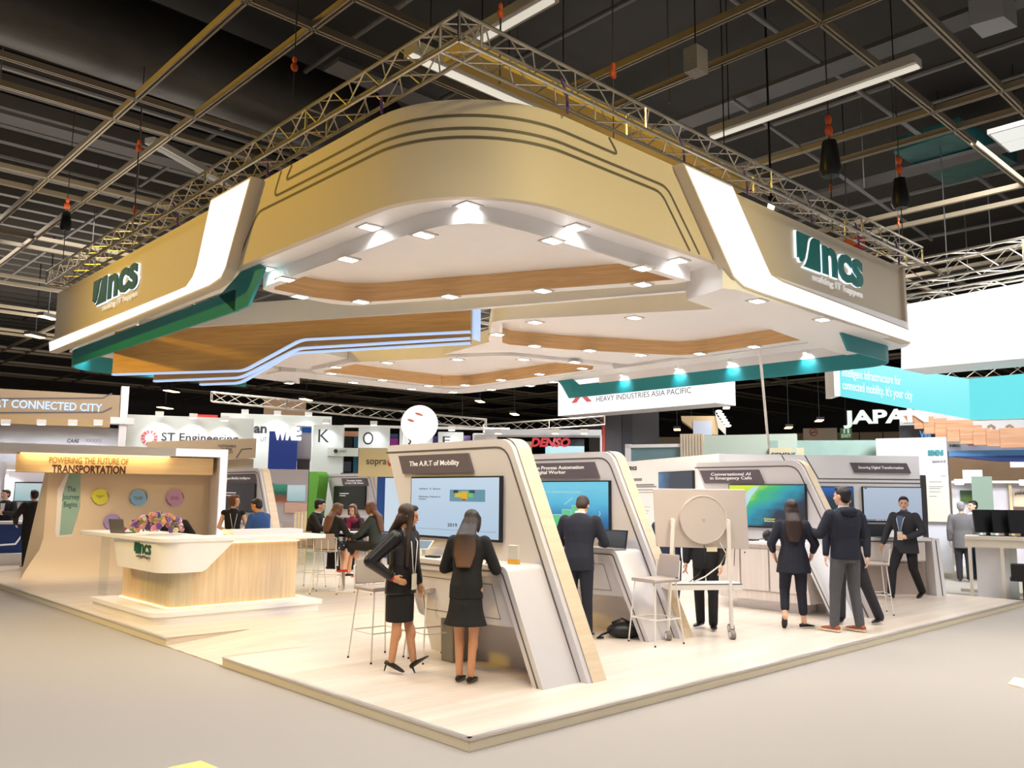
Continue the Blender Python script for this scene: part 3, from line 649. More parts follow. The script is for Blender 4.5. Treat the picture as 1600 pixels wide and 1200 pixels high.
# things on the desk
def at_top(px, py, z): return on(px, py, 'z', z)
zt = 1.23+.001
p = at_top(184, 833, zt); t = thing('laptop', 'open grey laptop seen from behind on the reception desk corner', 'laptop', (p.x, p.y, zt), rad(-70))
obj('base', MB().box(-.16, 0, 0, .16, .22, .015), mat('laptop_grey', (120, 116, 110), .4, .5), t)
obj('lid', MB().box(-.16, -.005, 0, .16, .005, .22).xf(Matrix.Rotation(rad(14), 4, 'X')), mat('laptop_grey', (120, 116, 110), .4, .5), t)
p = at_top(194, 829, zt); tag(obj('gift_pot', MB().ell((0, 0, .03), (.04, .04, .03)).xf(Matrix.Translation((p.x, p.y, zt))), mat('pot_red', (190, 50, 60), .4), smooth=True), 'tiny round red pot beside the grey laptop', 'pot')
# flower arrangement
p = at_top(245, 835, zt); fl = thing('flower_arrangement', 'large bouquet of pink purple and cream flowers on the reception desk', 'flowers', (p.x, p.y, zt))
FCOL = [(228, 150, 160), (240, 176, 180), (120, 70, 160), (150, 110, 190), (238, 180, 140), (236, 224, 180), (246, 220, 226)]
LEAF = mat('leaf_green', (120, 140, 60), .6)
mb = MB()
for k in range(70):
    a = random.random()*2*pi; b = random.random()*.5*pi; r = .3
    c = Vector((cos(a)*cos(b)*r*1.25, sin(a)*cos(b)*r*.6, .05+sin(b)*.22)); mb.ell(c, (.035, .012, .02), Matrix.Rotation(a, 3, 'Z') @ Matrix.Rotation(random.random()*2, 3, 'X'), 6, 4)
obj('foliage', mb, LEAF, fl)
for k in range(96):
    a = random.random()*2*pi; b = random.random()**.8*.5*pi; R3 = 1 if k < 60 else random.uniform(.2, .9)
    c = Vector((cos(a)*cos(b)*.4*R3, sin(a)*cos(b)*.2*R3, .05+sin(b)*.24*(R3 if k < 60 else random.uniform(.5, 1)))); col = random.choice(FCOL); mb = MB(); s = random.uniform(.022, .04)
    for j in range(6):
        an = j*pi/3; mb.ell(c+Vector((cos(an)*s*.7, -.006, sin(an)*s*.7)), (s*.62, s*.4, s*.62), None, 6, 4)
    mb.ell(c+Vector((0, -.015, 0)), (s*.35,)*3, None, 6, 4); obj('blossom', mb, mat('petal_%d_%d' % (col[0], col[2]), col, .6), fl, smooth=True)
# ================================================================ monitors, signs, kiosks
def tv(parent, s0, z0, s1, z1, d, sm, content=None):
    t = obj('display', MB().box(s0, d-.05, z0, s1, d, z1), BLK, parent, bevel=.006)
    b = .018
    obj('screen', MB().box(s0+b, d-.053, z0+b+.01, s1-b, d-.049, z1-b), sm, t)
    if content: content(t, s0+b, z0+b+.01, s1-b, z1-b, d-.055)
    return t
def rect(parent, x0, z0, x1, z1, d, m, nm='graphic'): return obj(nm, MB().box(x0, d-.001, z0, x1, d+.0, z1), m, parent)
def sc(x0, z0, x1, z1): return lambda u, v: (x0+(x1-x0)*u, z0+(z1-z0)*v)
def c_art(t, x0, z0, x1, z1, d):
    f = sc(x0, z0, x1, z1)
    a = f(.47, .60); b = f(.86, .8); rect(t, a[0], a[1], b[0], b[1], d, glow('map_blue', (104, 150, 170), .9))
    for u, v, w, h, c in ((.53, .67, .07, .08, (228, 200, 60)), (.6, .64, .07, .13, (240, 190, 50)), (.68, .67, .05, .09, (120, 210, 110)), (.515, .74, .05, .05, (40, 40, 50)), (.69, .74, .06, .05, (50, 60, 90)), (.61, .62, .04, .03, (200, 60, 50))):
        a = f(u, v); b = f(u+w, v+h); rect(t, a[0], a[1], b[0], b[1], d-.002, glow('map%d_%d' % (c[0], c[1]), c, .8))
    a, b = f(.1, .79), f(.36, .86); text('caption', 'software  X  factory', INKD, t, a[0], a[1], b[0], b[1]-.02, d)
    a, b = f(.1, .62), f(.36, .69); text('caption', 'Marketing. Onboard in\nHudson', INKD, t, a[0], a[1], b[0], b[1], d, align='LEFT')
    a, b = f(.45, .17), f(.56, .23); text('caption', '2019', INKD, t, a[0], a[1], b[0], b[1], d, bold=.01)
    a, b = f(.02, .115), f(.98, .12); rect(t, a[0], a[1], b[0], b[1], d, INKG)
def gradscreen(name, c1, c2, ang=0, s=1.0, noise=.2, off=0):
    if name in _M: return _M[name]
    m = bpy.data.materials.new(name); m.use_nodes = True; n = m.node_tree; _M[name] = m; b = n.nodes['Principled BSDF']
    b.inputs['Base Color'].default_value = (.02, .02, .02, 1); b.inputs['Roughness'].default_value = .3
    tc = n.nodes.new('ShaderNodeTexCoord'); mp = n.nodes.new('ShaderNodeMapping'); mp.inputs['Rotation'].default_value = (0, rad(ang), 0); mp.inputs['Location'].default_value = (0, 0, off)
    n.links.new(tc.outputs['Generated'], mp.inputs[0]); sp = n.nodes.new('ShaderNodeSeparateXYZ'); n.links.new(mp.outputs[0], sp.inputs[0])
    nz = n.nodes.new('ShaderNodeTexNoise'); nz.inputs['Scale'].default_value = 4; nz.inputs['Detail'].default_value = 5; n.links.new(tc.outputs['Generated'], nz.inputs[0])
    ma = n.nodes.new('ShaderNodeMath'); ma.operation = 'MULTIPLY_ADD'; ma.inputs[1].default_value = noise; n.links.new(nz.outputs[0], ma.inputs[0]); n.links.new(sp.outputs[2], ma.inputs[2])
    cr = n.nodes.new('ShaderNodeValToRGB'); n.links.new(ma.outputs[0], cr.inputs[0]); e = cr.color_ramp.elements
    cols = [c1, c2] if not isinstance(c1, list) else c1
    if isinstance(c1, list):
        e[0].color = (*srgb(cols[0]), 1); e[1].color = (*srgb(cols[-1]), 1)
        for i, c in enumerate(cols[1:-1]): x = e.new((i+1)/(len(cols)-1)); x.color = (*srgb(c), 1)
    else: e[0].color = (*srgb(c1), 1); e[1].color = (*srgb(c2), 1)
    n.links.new(cr.outputs[0], b.inputs['Emission Color']); b.inputs['Emission Strength'].default_value = s; return m
def c_blue(t, x0, z0, x1, z1, d):
    f = sc(x0, z0, x1, z1); GR = glow('chart_green', (96, 206, 140), .9); WL = glow('chart_white', (190, 230, 245), .8)
    for u, w, h in ((.335, .1, .26), (.455, .1, .37), (.575, .1, .46)):
        a = f(u-.006, .03); b = f(u+w+.006, .03+h+.015); rect(t, a[0], a[1], b[0], b[1], d, WL)
        a = f(u, .035); b = f(u+w, .03+h); rect(t, a[0], a[1], b[0], b[1], d-.002, GR)
    a, b = f(.2, .76), f(.68, .81); text('caption', 'CASE OF CONVERSATION INTELLIGENCE', WL, t, a[0], a[1], b[0], b[1], d)
    a, b = f(.48, .52), f(.58, .66); obj('graphic', strip2([a, b], .012, d), WL, t)
    a, b = f(.86, .12), f(.9, .4); obj('graphic', strip2([a, f(.9, .2), f(.87, .26), f(.91, .33), b], .008, d), WL, t)
def c_green(t, x0, z0, x1, z1, d):
    f = sc(x0, z0, x1, z1); mb = MB().vprism([f(0, .1), f(.1, .3), f(.2, .75), f(.32, .95), f(.42, .98), f(.3, .7), f(.22, .4), f(.1, .1), f(0, 0)], d-.001, d)
    obj('graphic', mb, glow('swoosh_pale', (190, 232, 238), .9), t)
    a, b = f(.47, .1), f(.62, .2); text('caption', 'Conver\nEnerge', glow('caption_yellow', (250, 240, 80), 1), t, a[0], a[1], b[0], b[1], d, bold=.02)
def c_win(t, x0, z0, x1, z1, d):
    f = sc(x0, z0, x1, z1); a, b = f(0, .0), f(1, .05); rect(t, a[0], a[1], b[0], b[1], d, glow('bar_grey', (150, 165, 180), .5))
    for k in range(9): a, b = f(.2+k*.05, .012), f(.225+k*.05, .04); rect(t, a[0], a[1], b[0], b[1], d-.002, INKW)
    a, b = f(.02, .96), f(.06, .99); rect(t, a[0], a[1], b[0], b[1], d, INKD)
def c_dark(t, x0, z0, x1, z1, d):
    f = sc(x0, z0, x1, z1)
    for v, w in ((.66, .3), (.56, .2)): a, b = f(.2, v), f(.2+w, v+.035); rect(t, a[0], a[1], b[0], b[1], d, INKW)
def sign(parent, s0, z0, s1, z1, d, body, slant=.1, pad=.16):
    t = obj('name_plate', MB().vprism([(s0, z1), (s1-slant, z1), (s1, z0), (s0+slant, z0)], d-.03, d), SIGN, parent)
    h = z1-z0; n_ = body.count('\n')+1; k = .32 if n_ == 1 else .2
    text('caption', body, INKW, t, s0+slant+pad*(s1-s0)*.6, z0+h*k, s1-slant-pad*(s1-s0)*.6, z1-h*k, d-.031, .003, .012, lines=.95)
def kiosk(X, yf, label, signtxt, screen, content, counter=True, left=3.4, sgn=(1.68, 3.1), scr=(1.2, 2.8), top=2.47, ctr_end=2.25, extra=None, cab=False):
    """slanted kiosk wall on plane x=X whose front foot stands at y=yf; local x = -y"""
    k = thing('kiosk', label, 'kiosk', (X, yf, H0), -pi/2); s = lambda v: v
    tp = top-H0
    P = rnd([(0, 0), (-1.12, tp), (-left, tp), (-left+1.0, 0)], [0, .26, .06, 0], 8)
    obj('panel', MB().vprism(P, 0, .26), GREIGE, k, smooth='auto')
    g = rp([(-.10, 0), (-1.17, tp-.09), (-left-.0, tp-.09)], .16)
    obj('inlay', strip2(g, .022, -.001, .003), GROOVEK, k)
    e = MB()  # pale edge board on the sloping rim
    Q = rnd([(.012, 0), (-1.11, tp+.012), (-2.0, tp+.012)], [0, .26, 0], 8)[:-1]
    i0 = [q for q in Q]; m = len(i0)
    e.add([(q[0], .06, q[1]) for q in i0]+[(q[0], .262, q[1]) for q in i0], [(i, i+1, m+i+1, m+i) for i in range(m-1)]); obj('edge_board', e, PALEW, k, smooth='auto')
    sign(k, -sgn[1], top-.36-H0, -sgn[0], top-.14-H0, 0, signtxt)
    tv(k, -scr[1], 1.36-H0, -scr[0], 2.07-H0, 0, screen, content)
    if counter:
        C = rnd([(.0, 0), (-.52, 1.07), (-ctr_end, 1.07), (-ctr_end, .96), (-.62, .96), (-.14, 0)], [0, .1, .03, 0, .04, 0], 5)
        obj('counter', MB().vprism([(p[0]-.1, p[1]) for p in C], -.5, 0), GREIGE, k, smooth='auto')
        obj('inlay', strip2([(p[0]-.1, p[1]) for p in rp([(-.07, 0), (-.57, 1.015), (-ctr_end, 1.015)], .04)], .018, -.501, .003), GROOVEK, k)
        B = rnd([(-.72, .96), (-ctr_end-.02, .96), (-ctr_end+.22, .47), (-.5, .50)], [0, .02, .12, .02])
        if not cab:
            obj('drawer_box', MB().vprism(B, -.47, -.02), GREIGE, k, smooth='auto')
            obj('drawer_line', strip2([(-.85, .88), (-ctr_end+.25, .88), (-ctr_end+.32, .54), (-.72, .56)], .006, -.471, .002, True), GROOVEK, k)
    return k
S1 = gradscreen('screen_pale_blue', (176, 200, 222), (196, 216, 234), 0, .95, .1)
k1 = kiosk(2.0, .62, 'nearest slanted beige kiosk wall with pale blue presentation screen', 'The A.R.T of Mobility', S1, c_art)
S2 = gradscreen('screen_blue', [(10, 60, 120), (28, 120, 180), (90, 190, 226), (120, 210, 236)], None, 0, .9, .25)
k2 = kiosk(4.78, 1.55, 'slanted white kiosk wall with blue screen and green bar chart', 'Robotic on Process Automation\nDigital Worker', S2, c_blue, sgn=(1.3, 3.2), scr=(1.1, 2.7))
S3 = gradscreen('screen_green_teal', [(4, 8, 20), (8, 40, 70), (20, 150, 180), (60, 190, 110), (220, 240, 60)], None, 50, .95, .4, .38)
k3 = kiosk(8.45, .72, 'white kiosk wall with green and teal wave screen and cabinet counter', 'Conversational AI\nin Emergency Calls', S3, c_green, sgn=(1.74, 2.99), scr=(1.0, 2.4), left=3.1, counter=False, top=2.45)
# cabinet counter of kiosk 3
cb = obj('counter', MB().vprism(rnd([(-.75, .16), (-2.3, .16), (-2.5, .3), (-2.5, 1.02), (-.85, 1.02)], [0, .14, .05, .05, .0]), -.5, 0), PALEP, k3, smooth='auto')
obj('worktop', MB().box(-2.6, -.56, 1.02, -.8, 0, 1.06), WHITE, cb); obj('leg_slab', MB().vprism([(-.32, 0), (-.40, 0), (-.9, 1.02), (-.8, 1.06)], -.54, 0), WHITE, k3); obj('inlay', strip2([(-.36, 0), (-.85, 1.03)], .015, -.541, .003), GROOVEK, k3)
for a_, b_ in ((-2.4, -1.93), (-1.91, -1.42), (-1.4, -.95)):
    dr = obj('cabinet_door', MB().box(a_, -.512, .3, b_, -.5, .95), PALEP, k3)
    obj('door_gap', strip2([(a_, .3), (b_, .3), (b_, .95), (a_, .95)], .006, -.513, .001, True), GROOVEK, dr); obj('lock', MB().tube([(a_+.08, -.52, .88), (a_+.08, -.51, .88)], .012, 10), DGREY, dr)
obj('plinth', MB().box(-2.1, -.35, 0, -.9, -.05, .16), WHITE, k3)
# items on kiosk counters
z = 1.171
def on_counter(px, py, zz=1.172): return on(px, py, 'z', zz)
p = Vector((1.72, 2.95, z)); t = thing('tablet_stand', 'white tablet tilted on a stand at the left end of the nearest counter', 'tablet', p, rad(-60))
obj('tablet', MB().box(-.13, -.005, 0, .13, .005, .19).xf(Matrix.Translation((0, 0, .07)) @ Matrix.Rotation(rad(-62), 4, 'X')), WHITE, t)
obj('screen', MB().box(-.115, -.008, .012, .115, -.0055, .178).xf(Matrix.Translation((0, 0, .07)) @ Matrix.Rotation(rad(-62), 4, 'X')), glow('tab_screen', (120, 160, 180), .5), t)
obj('stand', MB().box(-.05, -.01, 0, .05, .1, .08), WHITE, t)
t = thing('phone_dock', 'small green screened phone standing near the woman in the dark skirt', 'phone', (1.75, 2.1, z), rad(-70))
obj('body', MB().box(-.035, 0, 0, .035, .012, .13).xf(Matrix.Rotation(rad(-12), 4, 'X')), WHITE, t); obj('screen', MB().box(-.03, -.002, .01, .03, 0, .12).xf(Matrix.Rotation(rad(-12), 4, 'X')), glow('phone_green', (150, 190, 160), .7), t)
tag(obj('leaflet_holder', MB().box(-.06, -.02, 0, .06, .02, .19).xf(Matrix.Translation((1.78, 1.42, z)) @ Matrix.Rotation(rad(-80), 4, 'Z')), mat('leaflet_clear', (210, 208, 206), .2, bump=.1), bevel=.004), 'clear leaflet holder with a printed card on the nearest counter', 'leaflet holder')
obj('card_foot', MB().box(-.062, -.022, 0, .062, .022, .05).xf(Matrix.Translation((1.78, 1.42, z)) @ Matrix.Rotation(rad(-80), 4, 'Z')), mat('amber_plastic', (222, 170, 70), .3), bpy.data.objects['leaflet_holder'])
tag(obj('card_reader', MB().box(-.08, -.04, 0, .08, .04, .02).xf(Matrix.Translation((1.68, 2.62, z)) @ Matrix.Rotation(rad(-80), 4, 'Z')), BLK), 'flat black card reader on the nearest counter beside the tablet', 'reader')
def laptop(x, y, z, a, label, scr=(70, 80, 96), tilt=12):
    t = thing('laptop', label, 'laptop', (x, y, z), rad(a))
    obj('base', MB().box(-.19, -.25, 0, .19, 0, .016), mat('laptop_silver', (176, 176, 180), .35, .6), t)
    ld = obj('lid', MB().box(-.19, 0, 0, .19, .01, .25).xf(Matrix.Rotation(rad(-tilt), 4, 'X')), BLK, t)
    obj('screen', MB().box(-.175, -.002, .02, .175, 0, .235).xf(Matrix.Rotation(rad(-tilt), 4, 'X')), gradscreen('lap%d' % scr[0], tuple(v*.5 for v in scr), scr, 0, .7, .5), ld)
    return t
laptop(4.5, 2.38, z, -90, 'open laptop on the blue screen kiosk counter right of the man in suit'); laptop(4.5, 3.1, z, -90, 'second open laptop half hidden left of the man in suit')
# cable coil and headset on kiosk 3
t = thing('headset_display', 'black headset and cables lying on the counter of the green wave kiosk', 'headset', (8.12, 2.25, 1.162), 0)
obj('strap_pad', MB().ell((0, 0, .09), (.09, .07, .09)), BLK, t, smooth=True)
obj('keyboard', MB().box(-.09, .2, 0, .09, .75, .02), BLK, t)
obj('cable', MB().tube([(0, 0, .06), (-.05, .15, .02), (-.1, .3, .01), (-.2, .42, .006), (-.24, .45, -.15), (-.24, .47, -.4)], .006, 6), BLK, t)
tag(obj('power_box', MB().box(-.05, -.08, 0, .05, .08, .12).xf(Matrix.Translation((8.2, 2.95, 1.162))), WHITE, bevel=.01), 'small white device box on the counter behind the rolling display board', 'box')
# rear diagonal wall and bench (rotated block)
PB = Pl(9.43, 3.67, -40.4)
bw = thing('demo_wall', 'white diagonal rear wall with two screens and a long laptop bench', 'wall unit', (PB.o.x, PB.o.y, H0), PB.a)
obj('back_panel', MB().box(-.1, .5, 0, 3.78, .62, 2.66-H0), WHITE, bw)
obj('side_panel', MB().box(3.78, .55, 0, 3.92, .62, 2.3-H0), DGREY, bw) 
sign(bw, 2.42, 2.33-H0, 3.6, 2.52-H0, .5, 'Securing Digital Transformation', .08, .1)
for P in ([(1.1, 2.65), (1.38, 2.14), (3.78, 2.14)], [(1.55, 2.65), (1.8, 2.21), (3.78, 2.21)], ):
    obj('inlay', strip2([(x, zz-H0) for x, zz in P], .022, .499, .003), GROOVEK, bw)
tv(bw, 2.62, 1.40-H0, 3.78, 2.07-H0, .5, gradscreen('screen_grey_blue', (170, 184, 204), (186, 200, 218), 0, .9, .1), c_win)
tv(bw, 1.2, 1.40-H0, 2.45, 2.07-H0, .5, gradscreen('screen_night_map', [(20, 40, 50), (30, 56, 70), (34, 60, 76), (40, 110, 200)], None, 0, .8, .06))
bn = obj('bench_top', MB().box(.1, 0, .98, 3.72, .5, 1.03), WHITE, bw)
obj('bench_side', MB().vprism([(3.66, 1.03), (3.8, 1.03), (3.88, 0), (3.7, 0)], -.02, .5), WHITE, bw)
obj('inlay', strip2([(3.73, 1.0), (3.81, 0)], .018, -.022, .003), GROOVEK, bw)
obj('bench_back', MB().box(.1, .3, 0, 3.7, .34, .98), PALEP, bw)
obj('bench_drawer', MB().box(1.7, .02, .62, 3.55, .3, .96), PALEP, bw)
obj('bench_panel', MB().box(1.6, .22, 0, 3.6, .3, .56), mat('taupe_panel', (186, 170, 160), .6), bw)
q = PB.o+PB.t*2.75+PB.n*.12; laptop(q.x, q.y, 1.132, -40, 'open laptop on the rear bench left of the walking man', (36, 36, 40))
q = PB.o+PB.t*3.45+PB.n*.15; tag(obj('computer_mouse', MB().ell((0, 0, .018), (.05, .035, .018)).xf(Matrix.Translation((q.x, q.y, 1.131))), BLK, smooth=True), 'black mouse at the right end of the rear bench', 'mouse')
# poster wall
PP = Pl(9.3, 3.75, 61)
pw = thing('poster_wall', 'tall white printed information wall behind the rolling display', 'wall', (PP.o.x, PP.o.y, H0), PP.a+pi)
# local x reversed: use s = -s
obj('panel', MB().box(-4.9, -.12, 0, .0, 0, 2.64-H0), WHITE, pw)
def ptxt(b, s0, z0, s1, z1, m=INKG, **k): text('print', b, m, pw, s0, z0-H0, s1, z1-H0, .001-.0, -.002, **k)
pwf = Pl(PP.o.x, PP.o.y, 61)
wl = thing('wall_print', 'faint printed ncs heading and paragraphs on the tall white wall', 'print', (PP.o.x, PP.o.y, 0), PP.a)
def pr_(px0, py0, px1, py1, b, m=INKG, **k):
    r = pwf.r(px0, py0, px1, py1); return text('print', b, m, wl, r[0], r[1], r[2], r[3], -.006, .002, **k) if r[0] < r[2] else text('print', b, m, wl, r[2], r[1], r[0], r[3], -.006, .002, **k)
bpy.data.objects.remove(wl)
wl = thing('wall_print', 'faint printed ncs heading and paragraphs on the tall white wall', 'print', (PP.o.x-PP.n.x*0, PP.o.y, 0), PP.a+pi)
def P2(px, py): s, zz = pwf.p(px, py); return -s, zz
def lineblk(px0, py0, px1, py1):
    a = P2(px0, py0); b = P2(px1, py1)
    obj('text_line', MB().box(a[0], -.135 if False else -.004, min(a[1], b[1]), b[0], -.001, max(a[1], b[1])), INKG, wl)
for a_ in ((989, 748, 1011, 751.5), (989, 757, 1030, 758.5), (989, 760, 1034, 761.5), (989, 765, 1034, 766), (989, 769, 1030, 770), (989, 777, 998, 779), (989, 783, 1024, 784), (989, 787, 1020, 788), (989, 791, 1024, 792), (989, 797, 1022, 798), (989, 801, 1020, 802)): lineblk(*a_)
a_ = P2(989, 729); b_ = P2(1003, 737); ncs(wl, a_[0], min(a_[1], b_[1]), b_[0], max(a_[1], b_[1]), -.004, INKD, lit=False, sub=False)
a_ = P2(1040, 738); b_ = P2(1096, 800); tv(pw, a_[0], b_[1]-H0, b_[0], a_[1]-H0, -.12, gradscreen('screen_map_pale', [(60, 70, 90), (90, 150, 200), (150, 190, 210), (120, 200, 170)], None, 80, .7, .4))
# flip so that the printed face looks at the viewer
pw.rotation_euler = (0, 0, PP.a+pi); wl.location = (PP.o.x+PP.n.x*.122, PP.o.y+PP.n.y*.122, 0)
# rolling display board
PD = Pl(5.02, 1.4, -35)
bd = thing('rolling_display', 'large grey rolling display board seen from behind on white legs', 'display', (PD.o.x, PD.o.y, H0), PD.a)
BG = mat('board_back', (204, 192, 186), .45)
obj('panel', MB().hprism([(0, 0)], 0, 0) if False else MB().vprism(rnd([(-.57, 1.13), (-.6, 1.86), (.63, 1.86), (.66, 1.10)], .03), 0, .05), BG, bd, bevel=.01)
ds = obj('round_cover', MB().tube([(.035, -.05, 1.475), (.035, 0, 1.475)], .305, 40), BG, bd, smooth='auto')
obj('rim_ring', MB().thick(arc(0, 0, .305, -60, 140, 30), .008, 0, .004).xf(Matrix.Translation((.035, -.055, 1.475)) @ Matrix.Rotation(pi/2, 4, 'X')), STEEL, ds)
obj('window_mark', MB().box(.015, -.054, 1.465, .035-.002, -.05, 1.483).box(.037, -.054, 1.465, .055, -.05, 1.483).box(.015, -.054, 1.445, .033, -.05, 1.463).box(.037, -.054, 1.445, .055, -.05, 1.463), mat('mark_grey', (184, 172, 166), .4), ds)
for sx, top_ in ((-.37, 1.48), (.36, 1.47)):
    obj('leg', MB().tube([(sx, -.06, top_), (sx-.0 if sx > 0 else sx-.1, -.1, .13)], .026, 10, .02), STEEL, bd, smooth='auto')
    obj('leg', MB().tube([(sx, -.03, top_), (sx+(.2 if sx > 0 else .16), .42, .13)], .026, 10, .02), STEEL, bd, smooth='auto')
obj('shelf', MB().vprism(rnd([(-.45, .68), (.52, .68), (.52, .6), (-.45, .6)], .02), -.08, .25), STEEL, bd); obj('shelf_edge', MB().box(-.45, -.082, .665, .52, -.08, .675), DGREY, bd)
obj('cable', MB().tube([(.25, -.01, 1.2), (.33, -.04, 1.05), (.25, -.03, .9), (.05, -.02, .76), (-.1, .0, .69)], .009, 8), STEEL, bd, smooth=True)
obj('cable', MB().tube([(.05, -.01, 1.15), (.06, -.02, .95), (-.02, -.02, .8), (-.15, 0, .69)], .005, 6), BLK, bd)
obj('tag_card', MB().box(.08, -.02, 1.07, .22, -.015, 1.13), mat('card_cream', (236, 228, 200), .6), bd)
for cx, cy in ((-.47, -.1), (.36, -.1), (.56, .42), (-.21, .42)):
    w = obj('caster', MB().tube([(cx-.03, cy, .055), (cx+.03, cy, .055)], .055, 18), mat('caster_grey', (140, 132, 128), .5), bd, smooth='auto'); obj('hub', MB().tube([(cx-.033, cy, .055), (cx+.033, cy, .055)], .035, 14), STEEL, w)
# ================================================================ stools
def stool(label, x, y, a, group, back=True):
    t = thing('bar_stool', label, 'stool', (x, y, H0), rad(a), group)
    obj('seat', MB().vprism(rnd([(-.21, .73), (.21, .73), (.21, .77), (-.21, .77)], .018), -.2, .2), GREYF, t, smooth='auto')
    if back: obj('backrest', MB().hprism([(0, 0)], 0, 0) if False else MB().add(*(lambda v: (v, [(0, 1, 2, 3), (4, 7, 6, 5), (0, 4, 5, 1), (1, 5, 6, 2), (2, 6, 7, 3), (3, 7, 4, 0)]))([(-.19, -.19, .78), (.19, -.19, .78), (.17, -.235, 1.05), (-.17, -.235, 1.05), (-.19, -.215, .78), (.19, -.215, .78), (.17, -.26, 1.05), (-.17, -.26, 1.05)])), GREYF, t, bevel=.012)
    for sx in (-1, 1):
        for sy in (-1, 1):
            L = obj('leg', MB().tube([(sx*.18, sy*.17, .73), (sx*.235, sy*.23, .02)], .0085, 8), STEEL, t, smooth='auto')
            obj('foot_cap', MB().tube([(sx*.235, sy*.23, .02), (sx*.2365, sy*.2315, 0)], .011, 8), BLK, L)
    c = [(-.214, -.207), (.214, -.207), (.214, .207), (-.214, .207)]
    obj('foot_rail', MB().tube([(*p, .3) for p in c+[c[0]]], .0075, 8), STEEL, t, smooth='auto')
    if back: obj('back_frame', MB().tube([(-.2, -.2, .74), (-.2, -.225, .98), (-.17, -.24, .985), (.17, -.24, .985), (.2, -.225, .98), (.2, -.2, .74)], .0085, 8).tube([(.06, -.22, .75), (.06, -.24, .985)], .007, 6).tube([(-.06, -.22, .75), (-.06, -.24, .985)], .007, 6), STEEL, t, smooth='auto')
    return t
s1 = stool('grey wire legged bar stool beside the woman with hand on hip', 1.22, 2.95, 178, 'bar stools', back=True)
def st(x, y, a, label): return copy_tree(s1, loc=(x, y, H0), a=rad(a), label=label)
st(4.32, 1.58, 80, 'grey bar stool in front of the rolling display board')
st(1.65, 2.55, 170, 'wire legged bar stool tucked under the nearest kiosk counter')
st(4.0, 2.95, 170, 'wire legged bar stool under the blue screen kiosk counter')
st(9.05, 1.0, 35, 'bar stool between the man in hoodie and the walking man')
st(3.95, 8.55, -45, 'grey bar stool under the seated woman with long hair')
st(4.62, 8.08, 95, 'bar stool under the seated woman in dark green jacket')
st(4.15, 9.52, -60, 'bar stool under the seated man in dark suit')
st(5.9, 4.4, 200, 'bar stool seen between the slanted kiosk edge and the display board')
st(6.6, 14.6, 180, 'bar stool behind the man in blue shirt')
st(4.95, 9.2, 135, 'bar stool under the visitor with the magenta scarf')
# high table
t = thing('high_table', 'round white high table between the seated visitors', 'table', (4.4, 8.72, H0))
obj('tabletop', MB().tube([(0, 0, 1.03), (0, 0, 1.06)], .36, 32), WHITE, t, smooth='auto'); obj('column', MB().tube([(0, 0, .01), (0, 0, 1.03)], .035, 16), mat('column_grey', (170, 165, 160), .4, .5), t, smooth='auto'); obj('foot_disc', MB().tube([(0, 0, 0), (0, 0, .012)], .26, 32), STEEL, t)
# left & rear kiosks
S5 = gradscreen('screen_dark_fire', [(20, 14, 14), (26, 18, 18), (90, 60, 40), (40, 26, 22)], None, 80, .6, .5)
k5 = kiosk(5.6, 13.45, 'white slanted kiosk wall with dark screen behind the reception desk', 'Intelligent Mobility Intelligence', S5, c_dark, sgn=(1.2, 3.4), scr=(1.2, 3.2), left=4.2, top=2.45)
k6 = kiosk(10.3, 15.6, 'white slanted kiosk wall with black screen behind the seated group', 'Preventative Analytics\nfor Smart Traffic Solutions', gradscreen('screen_black', (14, 14, 16), (22, 22, 26), 0, .3, .2), c_dark, sgn=(1.2, 2.7), scr=(1.3, 3.1), left=3.6, top=2.45)
GRN = mat('kiosk_green', (104, 178, 60), .5)
t = thing('green_arch', 'bright green curved panel frame left of the black screen kiosk', 'panel', (9.8, 19.2, H0), -pi/2)
obj('frame', MB().vprism(rnd([(0, 0), (.35, 2.3), (.2, 2.42), (-.25, 2.42), (-.75, 2.2), (-.75, 0)], [0, .1, .05, .1, .1, 0]), 0, .35), GRN, t, smooth='auto')
obj('grey_tab', MB().box(-1.3, -.1, 1.35, -.55, 0, 1.95), DGREY, t)
t = thing('photo_wall', 'grey wall with a harbour photograph screen behind the green frame', 'wall', (10.8, 19.0, H0), -pi/2)
obj('panel', MB().box(-.2, 0, 0, 1.8, .1, 2.4), DGREY, t); obj('screen', MB().box(0, -.01, 1.2, 1.2, 0, 1.9), gradscreen('screen_harbour', [(30, 60, 90), (90, 120, 140), (200, 214, 220), (150, 160, 150)], None, 0, .6, .4), t)
# spotlit wall of screens further back
pf = facing(430, 24.3)
t = thing('screen_wall', 'grey rear wall with an orange and green video screen and a pale map screen', 'wall', pf.o, pf.a)
r = pf.r(385, 733, 480, 870); obj('panel', MB().box(r[0], .05, .1, r[2], .2, r[3]), mat('rear_grey_panel', (196, 188, 190), .6), t)
r = pf.r(421, 757, 448, 784); obj('screen', MB().box(r[0], -.02, r[1], r[2], .05, r[3]), gradscreen('screen_forest', [(200, 90, 40), (150, 80, 50), (20, 90, 70), (60, 150, 120)], None, 0, .7, .35), t)
r = pf.r(449, 758, 477, 783); obj('screen', MB().box(r[0], -.02, r[1], r[2], .05, r[3]), gradscreen('screen_pale_map', (150, 190, 196), (200, 220, 222), 0, .8, .4), t)
r = pf.r(445, 785, 480, 801); obj('peach_board', MB().box(r[0], -.02, r[1], r[2], .05, r[3]), mat('peach_board', (226, 186, 168), .6), t)
r = pf.r(388, 735, 445, 740); obj('inlay', strip2([(r[0], r[1]), (r[2]-.6, r[1]), (r[2], r[1]-.6)], .05, .04), GROOVEK, t)
pf = facing(468, 22)
t = thing('lit_column', 'warm lit ribbed wooden column left of the seated group', 'column', pf.o, pf.a); r = pf.r(458, 800, 479, 880)
